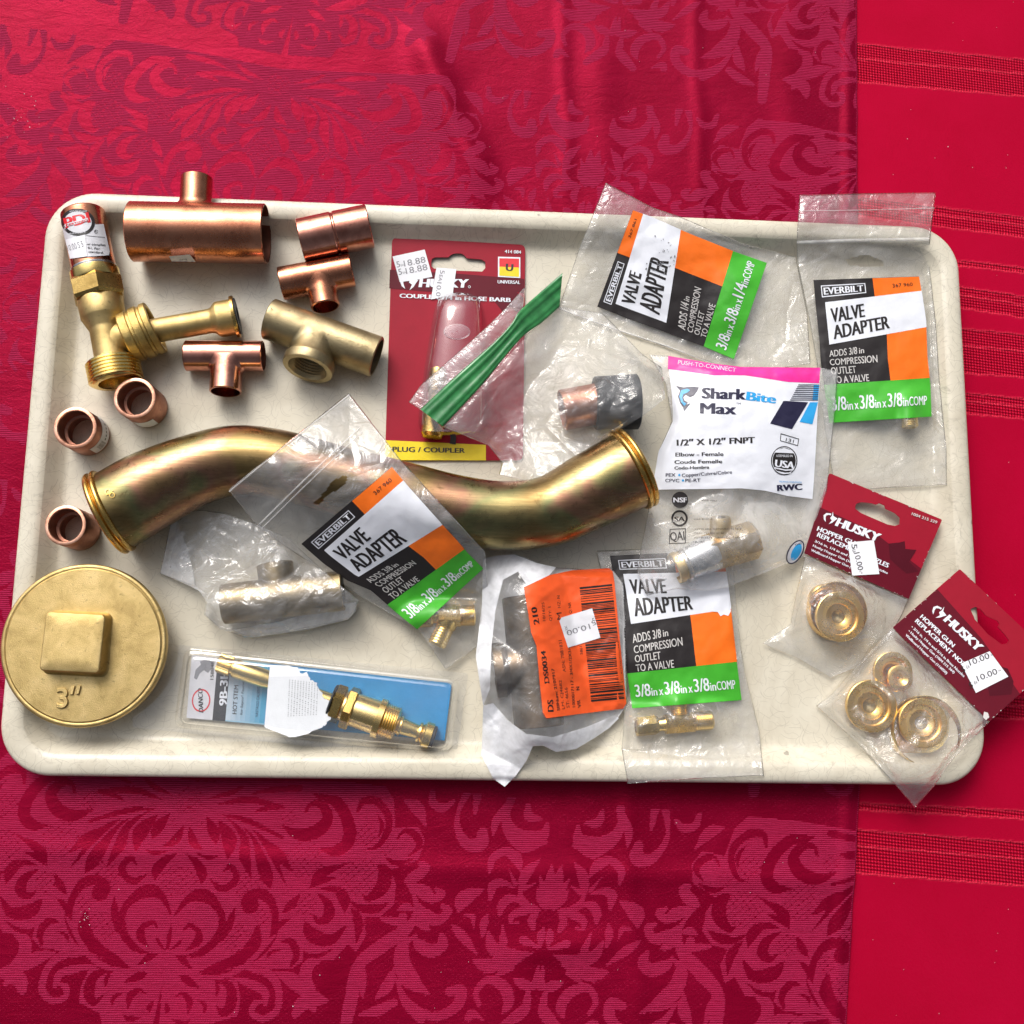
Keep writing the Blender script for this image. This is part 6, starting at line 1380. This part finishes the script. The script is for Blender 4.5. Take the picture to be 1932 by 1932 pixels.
    for t in tags:
        s = Print(zf, .0007); s.poly(q(*t), K_TAG, 0, 8)
        if idx == 1: s.line("5", q(598, 452), q(600, 478), 11, K_BLACK, 1, 0); s.line("EA", q(602, 482), q(606, 500), 6, K_BLACK, 1, 0); s.line("10.00", q(612, 500), q(634, 594), 11, K_BLACK, 1, 0); s.line("c+", q(640, 598), q(650, 614), 5, K_BLACK, 1, 0)
        else:
            for dx, dy in ((0, 0), (42, 84)): s.line("10.00", q(1236 + dx, 1104 + dy), q(1342 + dx, 1062 + dy), 11.5, K_BLACK, 1, .01); s.line("5", q(1194 + dx, 1142 + dy), q(1212 + dx, 1134 + dy), 11.5, K_BLACK, 1, .01); s.line("EA", q(1218 + dx, 1120 + dy), q(1234 + dx, 1114 + dy), 6, K_BLACK, 1, 0); s.line("x+", q(1344 + dx, 1050 + dy), q(1358 + dx, 1052 + dy), 5, K_BLACK, 1, 0)
        s.build("price_sticker", cd)
    if idx == 1:
        f = Film(q((350, 508), (620, 630), (905, 748)), q((905, 748), (870, 830), (800, 960), (640, 1110), (490, 1168)), q((120, 985), (300, 1060), (490, 1168)), q((350, 508), (300, 720), (270, 880), (120, 985)), [(*q(350, 508), .0125), (*q(905, 748), .0125), (*q(620, 640), .013), (*q(270, 880), .0085), (*q(120, 985), .009), (*q(490, 1168), .009), (*q(800, 960), .0085), (*q(520, 840), .009)], [(*q(510, 830), 66, 62, 0, .022)], 81, .0012, 36)
    else:
        f = Film(q((820, 900), (1080, 1150), (1340, 1402)), q((1340, 1402), (1150, 1600), (1040, 1752), (938, 1866)), q((408, 1320), (640, 1530), (720, 1620), (830, 1740), (938, 1866)), q((820, 900), (700, 1020), (600, 1130), (500, 1250), (408, 1320)), [(*q(820, 900), .0135), (*q(1340, 1402), .024), (*q(1080, 1150), .017), (*q(408, 1320), .009), (*q(938, 1866), .014), (*q(1040, 1752), .021), (*q(830, 1700), .021), (*q(640, 1530), .0095), (*q(800, 1300), .009), (*q(1150, 1600), .022)], [(*q(680, 1310), 66, 62, 0, .017), (*q(820, 1150), 56, 56, 0, .016), (*q(975, 1445), 84, 80, 0, .018)], 83, .0012, 36)
    f.build("clear_bag", root, [FILM])
    if idx == 2:
        g = lambda *a: a
        k = mpp(*q(970, 1450), .012) * .3516; N = "loose brass nozzles in the clear bags"
        nozzle("medium brass nozzle at the left of its bag, resting flat on the tray", q(680, 1318), 140 * k, ZF + .001, CUP, N); nozzle("shallow wide brass ring dish nearest the lower right tray corner", q(970, 1452), 188 * k, ZF + .001, RINGP, N, BRASS_Y); nozzle("brass nozzle tilted inside the wide ring dish", q(958, 1412), 131 * k, ZF + .006, CUP, N, tilt=(-.05, .06))
        nozzle("flat brass nozzle under the tiny one, just left of the lower maroon card", q(800, 1136), 108 * k, ZF + .001, CUP, N); nozzle("tiny brass nozzle with silvery hole on top of a flat one", q(848, 1170), 70 * k, ZF + .0085, SMALL, N)
    else:
        k = mpp(*q(520, 840), .014) * .3516; N = "loose brass nozzles in the clear bags"
        nozzle("brass nozzle lying on top of the stack below the upper maroon card", q(512, 842), 134 * k, ZF + .0085, CUP, N, tilt=(.03, -.02)); nozzle("wide brass ring at the bottom of the nozzle stack below the upper maroon card", q(505, 815), 160 * k, ZF + .001, RINGP, N); nozzle("small brass nozzle standing on edge at the top of the nozzle stack", q(415, 716), 72 * k, ZF + .008, SMALL, N, tilt=(.5, -.9))


K_RED2 = plain("ink_mid_red", (.075, .002, .01), .5, .05, .06, .2, .1, 200)


# ---- zip bag with green closure
def green_bag():
    q = lambda *p: D('c3', *p)
    low = [(470, 1330), (700, 1085), (960, 775), (1100, 665), (1220, 560)]; upp = [(325, 1220), (560, 1000), (780, 805), (900, 680), (960, 590), (1080, 480), (1240, 340)]
    base = [(*q(325, 1220), .030), (*q(470, 1330), .031), (*q(780, 800), .034), (*q(700, 1085), .035), (*q(960, 600), .032), (*q(1100, 665), .022), (*q(1240, 340), .015), (*q(1220, 560), .013), (*q(1000, 430), .024), (*q(250, 1170), .028), (*q(1500, 620), .010), (*q(1880, 950), .009), (*q(1900, 1150), .010), (*q(1550, 1380), .026), (*q(1250, 1660), .044), (*q(1030, 1690), .034), (*q(850, 1560), .020), (*q(760, 1450), .022), (*q(1000, 1150), .024), (*q(1500, 900), .014), (*q(1300, 1250), .020)]
    f = Film(q(*low), q((1220, 560), (1500, 600), (1750, 860), (1880, 950), (1900, 1150), (1760, 1260), (1590, 1360)), q((830, 1640), (1060, 1692), (1250, 1668), (1420, 1520), (1500, 1390), (1590, 1360)), q((470, 1330), (760, 1450), (850, 1560), (830, 1640)), base, [], 91, .0026, 70, .0016, 3.2, over=[(q(1240, 1225), q(1480, 1180), 43, ZF + .0200, 1), (q(1470, 1180), q(1690, 1170), 57, ZF + .0222, 1)])
    root = thing("green_zip_bag", "crumpled clear bag with a green zip closure lying over the red card", "packaged part", (*W(1000, 760, 0)[:2], ZF + .004))
    f.build("film", root, [FILM_G])
    g = Film(q((250, 1172), (330, 1060), (550, 868), (740, 700), (880, 560), (1000, 428)), q((1000, 428), (985, 590)), q((325, 1222), (560, 1002), (780, 806), (900, 682), (985, 590)), q((250, 1172), (325, 1222)), base, [], 93, .0012, 26, .0008); g.build("top_flap", root, [FILM_H])
    # the coloured closure: a folded strip with ridges
    L_, U_ = catmull(q(*low), 14), catmull(q(*upp), 14)
    rs = lambda P, n: np.stack([np.interp(np.linspace(0, 1, n), np.linspace(0, 1, len(P)), P[:, k]) for k in (0, 1)], -1)
    L_, U_ = rs(L_, 90), rs(U_, 90); bz = tps(base); mb = MB(); rows = []
    for k, dz in [(0, 0), (.06, .0012), (.12, .0006), (.2, .001), (.30, .0016), (.36, .0006), (.5, .0009), (.62, .0006), (.68, .0017), (.76, .0006), (.88, .001), (.95, .0012), (1, 0)]:
        Q = L_ + (U_ - L_) * k; twist = .0016 * np.sin(np.linspace(0, 6.5, 90)) * (k - .5); rows.append(W(Q[:, 0], Q[:, 1], bz(Q[:, 0], Q[:, 1]) + .0012 + dz + twist))
    mb.grid(np.stack(rows)); mb.build("green_closure", ZIPG, root, 0)
    z = ZF + .0185; A, B, Cc, E = (ptz(q(*p), z) for p in ((1225, 1215), (1490, 1150), (1690, 1180), (1800, 1110))); s = mpp(*q(1450, 1180), z) * .293
    r = thing("copper_stub_coupling", "short copper stub joined to a black rubber coupling inside the green zip bag", "pipe fitting", (*B[:2], ZF)); L = np.linalg.norm(B - A)
    A1 = ptz(q(1235, 1225), z); B1 = ptz(q(1480, 1180), z); lying("copper_stub", r, A1, B1, tube_prof(np.linalg.norm(B1 - A1), s * 132, s * 120), COPPER_D, 56)
    A2, B2 = ptz(q(1445, 1180), z + .001), ptz(q(1725, 1170), z + .001); L2 = np.linalg.norm(B2 - A2); lying("rubber_sleeve", r, A2, B2, [(0, s * 120), (0, s * 162), (s * 8, s * 172), (L2 - s * 8, s * 178), (L2, s * 168), (L2, s * 110)], BLACK_R, 56)


for fn in (bag_c, pouch, bag_b, bag_d, label_bag, frosted_bag, bag_a, blister_stem, coupler_card, green_bag): fn()
hopper(1); hopper(2)

# ------------------------------------------------------------------ lint and crumbs on the cloths
rs = np.random.RandomState(12); mb = MB()
spots = [(40 + 25 * rs.randn(), 225 + 28 * rs.randn(), .9) for _ in range(26)] + [(160 + 6 * rs.randn(), 1730 + 9 * rs.randn(), .8) for _ in range(12)]
spots += [(rs.uniform(0, 1932), rs.choice([rs.uniform(0, 340), rs.uniform(1500, 1925)]), .7) for _ in range(46)] + [(rs.uniform(1640, 1930), rs.uniform(0, 1930), .8) for _ in range(40)]
spots += [(553, 1899, 1.8), (1876, 1110, 1.2), (1712, 262, 1.6)]
for x, y, s in spots:
    if 0 < x < 1880 and 345 < y < 1500: continue
    c = W(x, y, .0012) ; r = s * rs.uniform(.0003, .0006); o = np.array([(1, 0, 0), (-1, 0, 0), (0, 1, 0), (0, -1, 0), (0, 0, 1), (0, 0, -1)]) * r * rs.uniform(.5, 1.3, (6, 1)); mb.add(c + o, [(0, 2, 4), (2, 1, 4), (1, 3, 4), (3, 0, 4), (2, 0, 5), (1, 2, 5), (3, 1, 5), (0, 3, 5)])
tag(mb.build("lint", plain("lint_white", (.75, .6, .62), .9), None, 0), kind="stuff")
